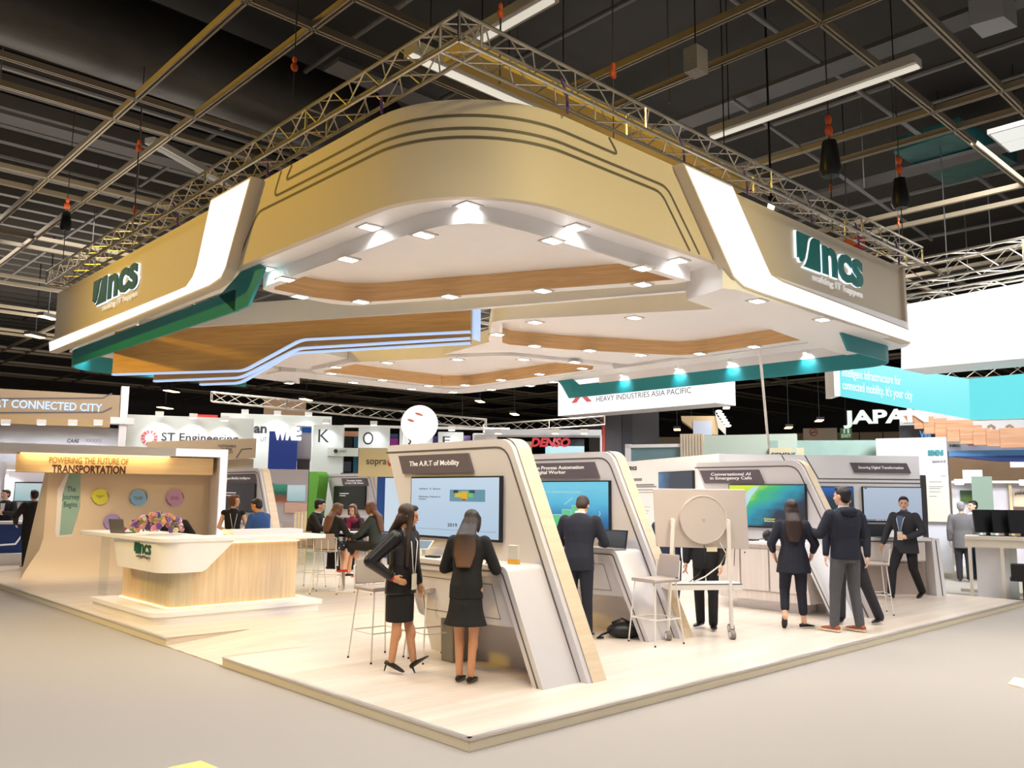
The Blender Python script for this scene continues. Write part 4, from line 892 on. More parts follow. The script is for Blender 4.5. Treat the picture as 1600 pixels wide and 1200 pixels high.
for j in range(4): w = (r[2]-r[0])/4; obj('slat', MB().box(r[0]+j*w+.01, 0, .1, r[0]+(j+1)*w-.01, .12, r[3]), glow('warm_slat', (236, 200, 140), .8) if j % 2 else PALEW, t)
# back pack and bags
t = thing('backpack', 'black backpack lying on the stage by the blue screen kiosk', 'backpack', (4.35, 2.08, H0), rad(-40))
obj('bag', MB().ell((0, 0, .09), (.24, .16, .1)).ell((.1, 0, .12), (.12, .13, .09)), BLK, t, smooth=True)
obj('strap', MB().tube([(-.2, -.05, .08), (-.32, -.12, .05), (-.38, -.16, .02), (-.3, -.1, .015)], .014, 6).tube([(.05, -.05, .18), (-.05, -.08, .24), (-.18, -.05, .18)], .016, 6), BLK, t, smooth=True)
t = thing('suitcase', 'grey metal cabinet standing under the nearest counter', 'cabinet', (1.82, 2.33, H0), rad(-90)); obj('body', MB().box(-.1, -.15, 0, .1, .15, .5), mat('cabinet_grey', (134, 130, 124), .5), t, bevel=.01); obj('bag', MB().ell((-.14, 0, .28), (.05, .1, .26)), BLK, t, smooth=True)
# transport wall, left
PW = Pl(1.2, 15.5, -14)
tw = thing('transport_wall', 'large curved beige feature wall with a glowing header at left', 'wall', (PW.o.x, PW.o.y, H0), PW.a)
BEI = mat('feature_beige', (224, 206, 182), .6)
sec = [(0, 2.75-H0), (0, 1.0), (-.02, .75), (-.12, .5), (-.35, .25), (-.8, .06), (-1.3, 0), (.1, 0), (.1, 2.75-H0)]
def xs(zz): return -.05 if zz > .6 else -.05-(.6-zz)*.6
obj('panel', MB().loft([[(xs(zz), y, zz) for y, zz in sec], [(3.35, y, zz) for y, zz in sec]]), BEI, tw, smooth='auto')
obj('header', MB().box(-.67, -.75, 2.24-H0, 3.25, -.15, 2.62-H0), wood('header_wood', (240, 204, 152), (248, 220, 172), 'x', .8, .5), tw)
obj('led_strip', MB().box(-.6, -.79, 2.615-H0, 2.3, -.76, 2.635-H0), WARM, tw)
obj('frame_top', MB().box(-2.6, -1.0, 2.64-H0, 3.5, 0.1, 2.82-H0), WHITE, tw)
obj('light_face', MB().box(2.4, -1.01, 2.65-H0, 3.5, -.99, 2.81-H0), LIT, tw)
obj('frame_post', MB().box(3.34, -1.0, .0, 3.52, .1, 2.82-H0), WHITE, tw); obj('light_face', MB().box(3.36, -1.01, .2, 3.5, -.99, 2.82-H0), LIT, tw)
PWh = Pl(*(PW.o-PW.n*.75).xy, -14)
def pwt(px0, py0, px1, py1, b, m, **k): r = PWh.r(px0, py0, px1, py1); text('lettering', b, m, tw, r[0], r[1]-H0, r[2], r[3]-H0, -.751, .01, **k)
pwt(77, 715, 201, 725, 'POWERING THE FUTURE OF', mat('letter_brown', (150, 104, 50), .5), bold=.005); pwt(81, 727, 196, 740, 'TRANSPORTATION', mat('letter_dark_brown', (84, 46, 26), .5), bold=.03)
r = [PW.p(x, y) for x, y in [(86, 830), (87, 820), (90, 765), (104, 740), (126, 740), (125, 790), (112, 838), (88, 839)]]
obj('niche_edge', MB().vprism([(s, zz-H0) for s, zz in r], -.02, -.001), LIT if False else WHITE, tw)
r2 = [PW.p(x, y) for x, y in [(93, 836), (98, 770), (108, 740), (126, 740), (125, 790), (112, 834)]]
obj('niche', MB().vprism([(s, zz-H0) for s, zz in r2], -.03, -.019), mat('niche_sage', (150, 186, 176), .6), tw)
r = PW.r(97, 760, 124, 795); text('lettering', 'The\nJourney\nBegins', mat('letter_teal', (30, 92, 92), .5), tw, r[0], r[1]-H0, r[2], r[3]-H0, -.031, .004, .01)
for px, py, c, lab, w in ((156, 776, (222, 220, 80), 'Transport\nHub', 13.5), (216, 778, (140, 190, 232), 'Passenger\nMobility', 14), (273, 778, (206, 160, 206), 'Passenger\nInformation', 14), (175, 816, (176, 156, 214), 'Smart\nInfrastructure\nServices', 14)):
    s, zz = PW.p(px, py); rr_ = (PW.p(px+w, py)[0]-s); m_ = mat('disc_%d' % c[0], c, .5)
    t = obj('round_badge', MB().tube([(s, -.05, zz-H0), (s, -.01, zz-H0)], rr_, 36), m_, tw, smooth='auto')
    for a0, a1 in ((185, 250), (-5, 40)):
        obj('ring_arc', MB().thick(arc(0, 0, rr_*.9, a0, a1, 12), -rr_*.06, 0, .004).xf(Matrix.Translation((s, -.051, zz-H0)) @ Matrix.Rotation(pi/2, 4, 'X')), INKD, t)
    text('lettering', lab, INKD, t, s-rr_*.5, zz-H0-rr_*.18, s+rr_*.5, zz-H0+rr_*.18, -.052, .002)
spot('wall_warm_lamp', (PW.o-PW.n*1.5+PW.t*.2+Vector((0, 0, 2.55))), (PW.o-PW.n*.6+PW.t*.3), 110, (1, .78, .48), 120, .9, .2)
d = bpy.data.lights.new('header_strip_lamp', 'AREA'); d.shape = 'RECTANGLE'; d.size = 2.8; d.size_y = .03; d.energy = 8; d.color = (1, .74, .36)
ho = bpy.data.objects.new('header_strip_lamp', d); COL.objects.link(ho); ho.parent = tw; ho.location = (.85, -.86, 2.63-H0); ho.rotation_euler = Vector((0, .35, -1)).to_track_quat('-Z', 'Y').to_euler()
# ================================================================ neighbouring booths
def booth(name, label, px, dist, cat, rot=0):
    pl = facing(px, dist); pl = Pl(pl.o.x, pl.o.y, math.degrees(pl.a)+rot); t = thing(name, label, cat, (pl.o.x, pl.o.y, 0), pl.a); return pl, t
def pb(pl, t, nm, r, m, d0=0, d1=.15, floor=False):
    q = pl.r(*r); z0_ = 0.0 if floor else q[1]
    return obj(nm, MB().box(q[0], d0, z0_, q[2], d1, q[3]), m, t)
def pt(pl, t, body, r, m, d=-.01, **k):
    q = pl.r(*r); return text('lettering', body, m, t, q[0], q[1], q[2], q[3], d, .01, **k)
def washer(pl, t, px, py, m=None, pw=14, col=(.95, .98, 1)):
    s, zz = pl.p(px, py); w = .12
    b = obj('spotlight', MB().box(s-w, -.55, zz, s+w, -.35, zz+.14), STEEL, t); obj('lens', MB().box(s-w*.8, -.53, zz-.01, s+w*.8, -.37, zz), DLIT, b)
    d = bpy.data.lights.new('booth_lamp', 'SPOT'); d.energy = pw; d.color = col; d.spot_size = rad(100); d.spot_blend = .8; d.shadow_soft_size = .05
    o = bpy.data.objects.new('booth_lamp', d); COL.objects.link(o); o.parent = t; o.location = (s, -.45, zz-.03); o.rotation_euler = Vector((0, .5, -1.0)).to_track_quat('-Z', 'Y').to_euler()
BWALL = mat('booth_white', (218, 224, 222), .6); BGREY = mat('booth_grey', (190, 190, 196), .6); BROWN = mat('sign_brown', (176, 152, 122), .6)
BLUEP = mat('panel_blue', (20, 92, 176), .4); KHAKI = mat('panel_khaki', (214, 196, 146), .6); RINK = mat('ink_red', (206, 50, 50), .5)
# A smart connected city
pl, t = booth('city_booth', 'brown curved overhead sign with glowing SMART CONNECTED CITY letters above a grey wall', 90, 28, 'booth')
pb(pl, t, 'sign_board', (-60, 611, 187, 651), BROWN, 0, .3); pb(pl, t, 'lower_board', (-60, 651, 172, 664), mat('sign_tan', (186, 156, 112), .6), -.1, .3); pb(pl, t, 'post', (187, 604, 199, 695), WHITE, -.1, .3, True); pb(pl, t, 'cross_piece', (172, 653, 209, 663), WHITE, -.2, .3)
pb(pl, t, 'wall', (-60, 664, 185, 760), BGREY, .3, .5, True)
pt(pl, t, 'SMART CONNECTED CITY', (-42, 626.5, 160, 639.5), glow('sign_blue_white', (190, 214, 255), 1.3), bold=.02)
pt(pl, t, 'CAAS', (105, 685, 124, 691), INKD, .29, bold=.02, shear=.2); pt(pl, t, 'XXXXX', (134, 685, 160, 690), INKG, .29)
for y in (623, 645): q = pl.p(-40, y); q2 = pl.p(160, y-1); q3 = pl.p(175, y-8); obj('inlay', strip2([q, q2, q3], .04, -.005), GROOVEK, t)
for x in (10, 65, 113, 152): washer(pl, t, x, 665, pw=40, col=(.85, .9, 1))
# dark blue counter and white room at far left
pl, t = booth('blue_counter', 'dark blue reception counter with white line graphics at far left', 15, 24, 'counter'); pb(pl, t, 'front', (-20, 818, 39, 864), mat('counter_blue', (30, 62, 128), .4), 0, .6); pb(pl, t, 'top', (-20, 815, 41, 819), WHITE, -.05, .65)
pb(pl, t, 'plinth', (-20, 864, 46, 884), WHITE, -.4, .9, True); q = [pl.p(*p) for p in ((-5, 852), (24, 850), (38, 832))]; obj('line_graphic', strip2(q, .04, -.004), INKW, t)
pl, t = booth('white_room', 'white booth wall with a large pale screen behind the dark blue counter', 40, 26.2, 'booth'); pb(pl, t, 'wall', (-20, 722, 95, 870), mat('room_white', (226, 222, 232), .6), 0, .2, True); pb(pl, t, 'display', (22, 753, 75, 784), BLK, -.08, 0); pb(pl, t, 'screen', (23.2, 755, 74, 782.5), gradscreen('screen_pale_map', (150, 190, 196), (200, 220, 222), 0, .8, .4), -.085, -.08); pb(pl, t, 'post', (7, 722, 12, 800), WHITE, -.2, 0, True)
washer(pl, t, 18, 735, pw=40)
# B ST Engineering
pl, t = booth('engineering_booth', 'spotlit white wall with ST Engineering lettering and a red ray emblem', 300, 29, 'booth'); pb(pl, t, 'wall', (196, 651, 395, 760), BWALL, 0, .3, True)
pt(pl, t, 'ST Engineering', (252, 677.5, 372, 694), INKD, bold=.012)
for k in range(12):
    a0 = k*30; s, zz = pl.p(233.5, 684); R_ = (pl.p(246.5, 684)[0]-s); obj('ray_emblem', MB().vprism([(s+R_*cos(rad(a0+4))*.55, zz+R_*sin(rad(a0+4))*.55), (s+R_*cos(rad(a0+3)), zz+R_*sin(rad(a0+3))), (s+R_*cos(rad(a0+24)), zz+R_*sin(rad(a0+24))), (s+R_*cos(rad(a0+20))*.55, zz+R_*sin(rad(a0+20))*.55)], -.02, -.005), mat('emblem_red', (196, 84, 92), .5), t)
for x, y in ((250, 652), (302, 655), (350, 659)): washer(pl, t, x, y, pw=60)
pl, t = booth('mobility_board', 'tan overhead board printed SUSTAINABLE FUTURE MOBILITY with circuit line', 350, 27.5, 'sign'); q = [pl.p(*p) for p in ((230, 690), (401, 685), (399, 715), (300, 724), (230, 724))]; obj('board', MB().vprism(q, 0, .3), mat('board_tan', (200, 174, 140), .6), t); pb(pl, t, 'lower_wall', (330, 716, 395, 800), mat('lower_cream', (214, 200, 168), .6), .3, .5, True)
pt(pl, t, 'SUSTAINABLE\nFUTURE\nMOBILITY', (341, 695, 368, 709), GROOVEK); q = [pl.p(*p) for p in ((369, 716), (378, 702), (394, 701))]; obj('circuit_line', strip2(q, .035, -.004), GROOVEK, t)
# red box, white fascia with 'an'
pl, t = booth('red_box_sign', 'small red box sign above the white engineering wall', 323, 31, 'sign'); pb(pl, t, 'box', (307, 648, 340, 659), mat('box_red', (222, 58, 50), .5), 0, 1.0); pb(pl, t, 'post', (322, 655, 325, 700), STEEL, .4, .5, True)
pl, t = booth('white_fascia_booth', 'wide white spotlit fascia with partly hidden bold letters an', 400, 31.5, 'booth'); pb(pl, t, 'fascia', (341, 648, 516, 800), BWALL, 0, .3, True); pt(pl, t, 'an', (396.5, 666, 417, 677), INKD, bold=.03); pt(pl, t, 'UT', (407, 683, 417, 690), INKG)
for x, y in ((383, 648), (433, 650), (481, 651)): washer(pl, t, x, y, pw=70)
pl, t = booth('beige_back_wall', 'beige and grey building shapes behind the white fascia', 448, 40, 'wall'); pb(pl, t, 'panel', (412, 624, 478, 660), mat('back_beige', (150, 120, 96), .7), 0, 1, True)
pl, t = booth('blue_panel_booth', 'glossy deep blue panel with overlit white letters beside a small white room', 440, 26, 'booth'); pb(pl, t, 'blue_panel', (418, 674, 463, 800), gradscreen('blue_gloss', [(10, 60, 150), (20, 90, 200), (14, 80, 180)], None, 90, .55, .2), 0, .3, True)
pb(pl, t, 'room_wall', (463, 664, 487, 720), BGREY, .3, .5); pb(pl, t, 'dark_wall', (463, 717, 483, 800), DGREY, .2, .5, True); pb(pl, t, 'blue_strip', (472, 667, 487, 675), BLUEP, .2, .4)
pt(pl, t, 'WME:', (428, 668, 471, 689), glow('overlit_white', (255, 255, 255), 1.8), -.3, bold=.06)
# KOREA pavilion
pl, t = booth('korea_pavilion', 'row of white pavilion panels lettered K O R E A', 620, 30, 'booth')
for x0, x1, y0, y1, ch, tx in ((487, 535, 664, 800, 'K', (497.5, 671, 514.5, 691)), (560, 609, 667, 700, 'O', (567, 675, 583.5, 695)), (624, 676, 668, 720, 'R', (633, 685, 646, 702)), (685, 724, 675, 700, 'E', (692, 682, 703.5, 694)), (740, 777, 677, 700, 'A', (749, 680, 761, 692))):
    pb(pl, t, 'panel', (x0, y0, x1, y1), BWALL, 0, .5, x0 == 487); pt(pl, t, ch, tx, INKD)
    washer(pl, t, (x0+x1)/2, y0-1, pw=30)
pb(pl, t, 'link_beam', (535, 664, 800, 668), STEEL, .6, .8)
for x0, x1, y0, y1, c in ((536, 549, 680, 700, (30, 26, 26)), (551, 558, 680, 740, (20, 90, 120)), (536, 560, 672, 680, (196, 140, 110)), (602, 622, 676, 682, (70, 86, 130)), (607, 622, 683, 697, (190, 70, 180)), (676, 684, 680, 700, (120, 90, 190)), (725, 738, 679, 700, (130, 110, 160)), (533, 547, 720, 736, (60, 66, 80))):
    pb(pl, t, 'colour_panel', (x0, y0, x1, y1), mat('cp_%d_%d' % (c[0], c[1]), c, .5), .6, .8)
pb(pl, t, 'name_board', (512, 700, 560, 713), mat('name_board', (200, 206, 196), .6), -.1, 0); pt(pl, t, 'MOLIT', (531, 703, 542, 707), INKG, -.11); s, zz = pl.p(525, 705); obj('emblem', MB().tube([(s, -.13, zz), (s, -.1, zz)], .07, 16), NAVYI if 'NAVYI' in globals() else INKD, t)
pl, t = booth('khaki_booth', 'khaki panel with the word sopra and a red mark', 590, 24, 'booth'); pb(pl, t, 'panel', (560, 701, 640, 745), KHAKI, 0, .3); pb(pl, t, 'lower_blue', (588, 745, 640, 860), mat('lower_blue', (14, 70, 140), .4), .05, .3, True); pt(pl, t, 'sopra', (572.5, 718.5, 603.5, 729), INKD); q = [pl.p(*p) for p in ((605, 719), (609, 724), (614, 723), (613, 728), (607, 728))]; obj('red_mark', MB().vprism(q, -.03, -.01), RINK, t)
pb(pl, t, 'lightbox', (601, 747, 640, 830), glow('poster_lit', (206, 222, 236), .9), -.03, .05)
# balloon
pf2 = facing(653, 15.5); c = pf2.o+Vector((0, 0, pf2.p(653, 662)[1])); R_ = pf2.p(682, 662)[0]-pf2.p(653, 662)[0]
t = thing('advertising_balloon', 'big glowing white balloon with a red swirl mark above the nearest kiosk', 'balloon', (c.x, c.y, c.z), pf2.a)
obj('ball', MB().ell((0, 0, 0), (R_, R_, R_), None, 36, 24), glow('balloon_lit', (255, 252, 250), 1.15), t, smooth=True)
obj('neck', MB().tube([(-R_*.72, 0, -.2), (-R_*.8, 0, -c.z+.2)], .05, 10), glow('neck_lit', (250, 246, 240), .9), t, smooth=True); obj('weight', MB().tube([(-R_*.8, 0, -c.z+.12), (-R_*.8, 0, -c.z+.3)], .2, 14), BLK, t)
for dx, dz in ((-.02, .42), (-.42, .08)): obj('swirl', MB().ell((dx*R_+.0, -R_*.86, dz*R_), (R_*.24, .04, R_*.07), Matrix.Rotation(rad(18), 3, 'Y'), 14, 8), glow('swirl_red', (226, 120, 90), .8), t, smooth=True)
# DENSO corner
pl, t = booth('denso_booth', 'white canopy booth with red DENSO letters and a blue screen', 870, 27, 'booth'); pb(pl, t, 'canopy_edge', (757, 671, 940, 680), mat('canopy_white', (226, 230, 236), .4), 0, 1); pb(pl, t, 'canopy_side', (740, 678, 775, 700), WHITE, .2, .6); pb(pl, t, 'dark_panel', (888, 686, 913, 698), INKD, .1, .4); pb(pl, t, 'cream_panel', (775, 688, 830, 720), mat('lower_cream', (214, 200, 168), .6), .6, .8, True)
pb(pl, t, 'screen', (852, 697, 913, 740), gradscreen('screen_sky_blue', [(200, 236, 244), (150, 220, 240), (80, 160, 220), (190, 230, 240)], None, 90, 1.0, .3), 0, .1); pb(pl, t, 'post', (938, 680, 941, 800), WHITE, 0, .2, True)
pt(pl, t, 'DENSO', (829, 684.5, 891, 699), glow('denso_red', (226, 60, 70), .8), -.15, bold=.05, shear=.25)
for x in (868, 912, 780): washer(pl, t, x, 679, pw=20)
pl, t = booth('grey_pillar', 'massive dark grey square hall pillar with a red pipe', 990, 34, 'pillar', 20); pb(pl, t, 'shaft', (946, 560, 1030, 820), mat('pillar_grey', (62, 60, 64), .7), 0, 2.2, True); pb(pl, t, 'stripe', (972, 560, 988, 820), mat('pillar_dark', (44, 44, 50), .7), -.03, 0, True)
obj('red_pipe', MB().tube([(pl.p(942, 700)[0], -.1, 0), (pl.p(942, 700)[0], -.1, 8)], .08, 10), mat('pipe_red', (150, 50, 40), .5), t, smooth='auto')
# heavy industries lightbox
pl = Pl(20, 0, -90); t = thing('hanging_lightbox', 'white hanging lightbox reading HEAVY INDUSTRIES ASIA PACIFIC with red diamonds', 'lightbox', (20, 0, 0), rad(-90))
r = pl.r(872, 560, 1108, 641); obj('case', MB().box(r[0], .02, r[1], r[2]+.25, 1.2, r[3]), WHITE, t); obj('light_face', MB().box(r[0], 0, r[1], r[2], .02, r[3]), glow('box_white', (255, 253, 252), 1.1), t)
q = pl.p(932, 629); q2 = pl.p(1080, 606); text('lettering', 'HEAVY INDUSTRIES ASIA PACIFIC', INKD, t, q[0], pl.p(932, 628)[1], q2[0], pl.p(932, 628)[1]+.2, -.01)
for a_ in ((893, 630, 903, 618), (917, 628, 909, 618)): 
    p0 = pl.p(a_[0], a_[1]); p1 = pl.p(a_[2], a_[3]); w = .26; obj('red_diamond', MB().vprism([(p0[0], p0[1]), (p0[0]+w, p0[1]), (p1[0]+w*.8, p1[1]), (p1[0]-.05, p1[1])], -.01, 0), glow('diamond_red', (226, 84, 74), .8), t)
# white funnel structure
pl, t = booth('funnel_stand', 'wood and white funnel shaped hanging structure with spotlights along one edge', 1100, 33, 'stand'); q = [pl.p(*p) for p in ((1064, 650), (1118, 650), (1122, 662), (1122, 679), (1083, 679), (1083, 670), (1065, 657))]; obj('body', MB().vprism(q, 0, 1), mat('funnel_wood', (206, 180, 140), .6), t); q = [pl.p(*p) for p in ((1117, 644), (1122, 652), (1134, 668), (1134, 680), (1122, 668))]; obj('lit_edge', MB().vprism(q, -.1, 0), glow('edge_lit', (255, 244, 230), .9), t); pb(pl, t, 'glass', (1083, 658, 1112, 680), mat('pale_blue_glass', (196, 206, 226), .2), -.05, 0)
for k in range(6): s, zz = pl.p(1123+k*2.8, 644+k*4.4); obj('spotlight', MB().ell((s, -.3, zz), (.12, .1, .05)), DLIT, t)
for px in (1080, 1115): s, zz = pl.p(px, 651); obj('cable', MB().tube([(s, .5, zz), (s, .5, 10.59)], .015, 6), BLK, t)
# striped / teal booth behind kiosk 2
pl, t = booth('sage_booth', 'sage and blue grey booth walls with a striped timber corner', 1100, 24, 'booth', -12); pb(pl, t, 'blue_wall', (985, 699, 1066, 780), mat('wall_bluegrey', (110, 140, 148), .6), .1, .3, True); pb(pl, t, 'white_frame', (977, 694, 1066, 699), WHITE, 0, .3); pb(pl, t, 'white_post', (977, 694, 985, 800), WHITE, 0, .3, True); pb(pl, t, 'sage_wall', (1100, 679, 1245, 760), mat('wall_sage', (190, 204, 192), .6), 0, .3, True)
q = pl.r(1064, 678, 1101, 740)
for k in range(8): w = (q[2]-q[0])/8; obj('slat', MB().box(q[0]+k*w, -.06, 0, q[0]+(k+1)*w-.02, .05, q[3]), mat('slat_beige', (206, 192, 170), .6), t)
# Siemens booth
pl, t = booth('siemens_booth', 'tall pale grey wall with SIEMENS lettering and a cream poster', 1430, 23.2, 'booth', -4)
pb(pl, t, 'front_wall', (1373, 684, 1484, 894), mat('siemens_grey', (206, 208, 216), .5), 0, .4, True); q = pl.r(1484, 684, 1495, 894); pt(pl, t, 'SIEMENS', (1450, 703, 1474.5, 712), mat('letter_petrol', (20, 130, 140), .5), bold=.03); pt(pl, t, 'Ingenuity for life', (1457, 718, 1478, 724), INKG, shear=.2)
pb(pl, t, 'poster', (1449, 740, 1483, 815), mat('poster_cream', (222, 216, 198), .6), -.1, -.06)
for y, x1 in ((743.5, 1479), (752.5, 1472), (760, 1474), (763, 1470), (768, 1470), (775, 1464)): pb(pl, t, 'text_line', (1470 if y < 750 else 1452, y, x1, y+.9), INKG, -.105, -.1)
pb(pl, t, 'plinth', (1373, 892, 1497, 902), mat('siemens_plinth', (196, 190, 170), .6), -.3, .5, True)
pl, t = booth('siemens_side_wall', 'pale green glass wall with a cream SIEMENS strip left of the grey wall', 1290, 23.8, 'booth', 8); pb(pl, t, 'wall', (1203, 688, 1374, 760), mat('sage_glass', (150, 176, 168), .25, var=.15, bscale=3), 0, .3, True); pb(pl, t, 'strip', (1202, 700, 1256, 720), mat('strip_cream', (206, 194, 160), .6), -.08, 0); pt(pl, t, 'SIEMENS', (1205, 707.5, 1243, 714), INKD, -.085, bold=.02)
# hall end wall signs
pl, t = booth('exit_sign', 'green EXIT sign hanging before the folding partition', 1322, 38, 'sign'); pb(pl, t, 'box', (1313, 669, 1331, 685), mat('exit_green', (40, 84, 44), .5), 0, .1); pt(pl, t, 'EXIT', (1315, 678.5, 1329.5, 683.5), glow('exit_white', (200, 240, 190), .6), -.01, bold=.02); q = pl.r(1318, 670, 1327, 677); obj('running_figure', MB().box(q[0], -.01, q[1], q[0]+.06, 0, q[3]).box(q[2]-.08, -.01, q[1], q[2], 0, q[3]), glow('exit_white', (200, 240, 190), .6), t); obj('rod', MB().tube([(pl.p(1322, 669)[0], .05, pl.p(1322, 669)[1]), (pl.p(1322, 669)[0], .05, 10.6)], .02, 6), BLK, t)
pl, t = booth('no_smoking_sign', 'cream no smoking sign with a red crossed ring on the partition', 1271, 50, 'sign'); pb(pl, t, 'board', (1255, 669, 1308, 688), mat('board_cream2', (206, 186, 160), .6), 0, .1); s, zz = pl.p(1271, 675.5); rr_ = .22
obj('ring', MB().thick(arc(0, 0, rr_, 0, 360, 24), .05, 0, .02).xf(Matrix.Translation((s, -.02, zz)) @ Matrix.Rotation(pi/2, 4, 'X')), RINK, t); obj('bar', strip2([(s-.14, zz-.14), (s+.14, zz+.14)], .04, -.02), RINK, t); obj('cigarette', MB().box(s-.14, -.02, zz-.02, s+.14, -.01, zz+.02), INKD, t); obj('rod', MB().tube([(s, .05, zz+.4), (s, .05, 10.6)], .02, 6), BLK, t)
for nm, r_, d in (('partition', (1203, 676, 1420, 760), 52), ('partition', (952, 683, 1066, 760), 52)):
    pl = facing((r_[0]+r_[2])/2, d); q = pl.r(*r_); t = thing('folding_wall', 'tan folding partition wall across the ' + ('right rear of the hall' if r_[0] > 1100 else 'middle rear of the hall'), 'partition', pl.o, pl.a); k = int((q[2]-q[0])/1.1)
    for j in range(k): w = (q[2]-q[0])/k; obj('leaf', MB().box(q[0]+j*w, 0, 0, q[0]+(j+1)*w-.05, .2, q[3]), FOLD, t)
# big hanging white and aqua boxes, right
pl, t = booth('white_hanging_screen', 'huge white glowing hanging lightbox at right edge', 1500, 16, 'lightbox', -22); q = [pl.p(*p) for p in ((1408, 477), (1640, 434), (1640, 556), (1408, 577))]; obj('light_face', MB().vprism(q, 0, .02), glow('box_white2', (255, 253, 255), 1.15), t); obj('case', MB().vprism(q, .021, 1.0), WHITE, t)
tz = 0
q = pl.p(1408, 466); q2 = pl.p(1640, 424)
tr2 = thing('lighting_truss', 'aluminium truss running above the huge white lightbox', 'truss', (0, 0, 0))
pa = pl.o+pl.t*(q[0]-.5); pe = pl.o+pl.t*(q2[0]+1); zt_ = q[1]+.65; truss(tr2, (pa.x, pa.y, zt_), (pe.x, pe.y, zt_), .4, .4, .025)
pa2 = pa+pl.n*.9; pe2 = pe+pl.n*.9; truss(tr2, (pa2.x, pa2.y, zt_-.4), (pe2.x, pe2.y, zt_-.4), .3, .4, .022)
AQ = glow('aqua_lit', (110, 236, 242), .95)
pl, t = booth('aqua_hanging_sign', 'aqua glowing hanging sign about intelligent infrastructure for connected mobility', 1400, 19, 'lightbox', 24); q = [pl.p(*p) for p in ((1312, 583), (1430, 570), (1515, 591), (1518, 655), (1312, 620))]; q = [(q[0][0], q[1][1]-.0), (q[3][0], q[1][1]), (q[3][0], q[3][1]), (q[0][0], q[3][1])]
ql = pl.p(1312, 590); qr = pl.p(1514, 590); zb_ = pl.p(1312, 619)[1]; zt_ = pl.p(1512, 592)[1]; zb2 = pl.p(1516, 655)[1]
obj('light_face', MB().vprism([(ql[0], max(zb_, 0)), (qr[0], zb2), (qr[0], zt_), (ql[0], pl.p(1312, 560)[1])], 0, .03), AQ, t); obj('side', MB().box(ql[0]-.12, 0, zb_, ql[0], .5, pl.p(1312, 560)[1]), WHITE, t)
o_ = text('lettering', 'Intelligent infrastructure for\nconnected mobility. It\'s your city', glow('letter_lit_white', (250, 255, 255), 1.1), t, pl.p(1316, 600)[0], 0, pl.p(1424, 600)[0], .52, -.012, align='LEFT', lines=1.0, bold=.01)
za = pl.p(1318, 611)[1]; zb3 = pl.p(1424, 628)[1]; sa = pl.p(1316, 600)[0]; sb = pl.p(1424, 600)[0]
for v in o_.data.vertices: v.co.z += za+(zb3-za)*(v.co.x-sa)/(sb-sa)-.02
for ss in (ql[0]+.3, qr[0]-.3): obj('cable', MB().tube([(ss, .02, zt_-.3), (ss, .02, 10.59)], .012, 6), BLK, t)
pl2, t = booth('aqua_side_sign', 'plain aqua glowing sign face turning the corner at right edge', 1560, 17.5, 'lightbox', -14); q = [pl2.p(*p) for p in ((1514, 592), (1660, 578), (1660, 652), (1516, 656))]; obj('light_face', MB().vprism(q, 0, .03), AQ, t); obj('case', MB().vprism(q, .031, .3), WHITE, t)
pl = facing(1500, 26); tr3 = thing('lighting_truss', 'greenish lit truss seen between the white and aqua lightboxes', 'truss', (0, 0, 0)); a_ = pl.o+pl.t*pl.p(1440, 574)[0]; b_ = pl.o+pl.t*pl.p(1640, 562)[0]; truss(tr3, (a_.x, a_.y, pl.p(1440, 572)[1]), (b_.x, b_.y, pl.p(1640, 562)[1]), .4, .5, .03)
# JAPAN pavilion
pl, t = booth('japan_pavilion', 'stepped cedar board canopy with silver JAPAN letters and company names', 1500, 28, 'booth')
SIL = mat('silver_letter', (206, 214, 214), .35, .2)
pt(pl, t, 'JAPAN', (1322, 643, 1452, 671), SIL, -.75, bold=.04)
CED = wood('cedar_board', (196, 142, 104), (222, 172, 132), 'x', .5, .5)
top_ = [(1413, 652), (1520, 668), (1533, 674), (1546, 679), (1563, 676), (1582, 673), (1640, 671)]; 
steps = [(1413, 1436, 652, 663), (1430, 1460, 654, 672), (1445, 1480, 657, 680), (1462, 1520, 660, 688), (1480, 1534, 668, 692), (1500, 1546, 673, 696), (1520, 1563, 676, 698), (1540, 1582, 675, 700), (1560, 1660, 672, 702)]
for k, (x0, x1, y0, y1) in enumerate(steps): pb(pl, t, 'cedar_step', (x0, y0, x1, y1), CED, -.6-.06*k, -.4-.06*k)
pb(pl, t, 'upper_wall', (1405, 636, 1660, 684), mat('pavilion_white', (214, 216, 220), .6), .2, .5); pb(pl, t, 'dark_band', (1405, 664, 1474, 694), INKD, .0, .2); pt(pl, t, 'Vita', (1437, 673, 1455, 686), glow('vita_blue', (110, 170, 230), .8), -.02, bold=.05)
pb(pl, t, 'name_band', (1474, 684, 1660, 704), mat('band_white', (226, 228, 232), .5), -.05, .2); pt(pl, t, 'NEC', (1484, 694.5, 1500, 698.5), INKD, -.06, bold=.04); pt(pl, t, 'OKI', (1512, 693, 1525, 696.5), RINK, -.06, bold=.03)
pt(pl, t, 'TOSHIBA', (1520, 666, 1530, 669), INKG, .19)
for x in (1549, 1578): q = [pl.p(*p) for p in ((x-6, 667), (x, 664), (x+5, 667), (x+4, 670))]; obj('swoosh_mark', strip2(q, .07, .19), mat('gold_mark', (150, 120, 90), .5), t)
pb(pl, t, 'blue_beam', (1482, 704, 1660, 713), mat('beam_blue', (90, 150, 214), .5), -.3, .2); q = [pl.p(*p) for p in ((1482, 713), (1660, 711), (1660, 722), (1560, 721))]; obj('blue_under', MB().vprism(q, -.3, .2), mat('beam_navy', (30, 70, 150), .5), t)
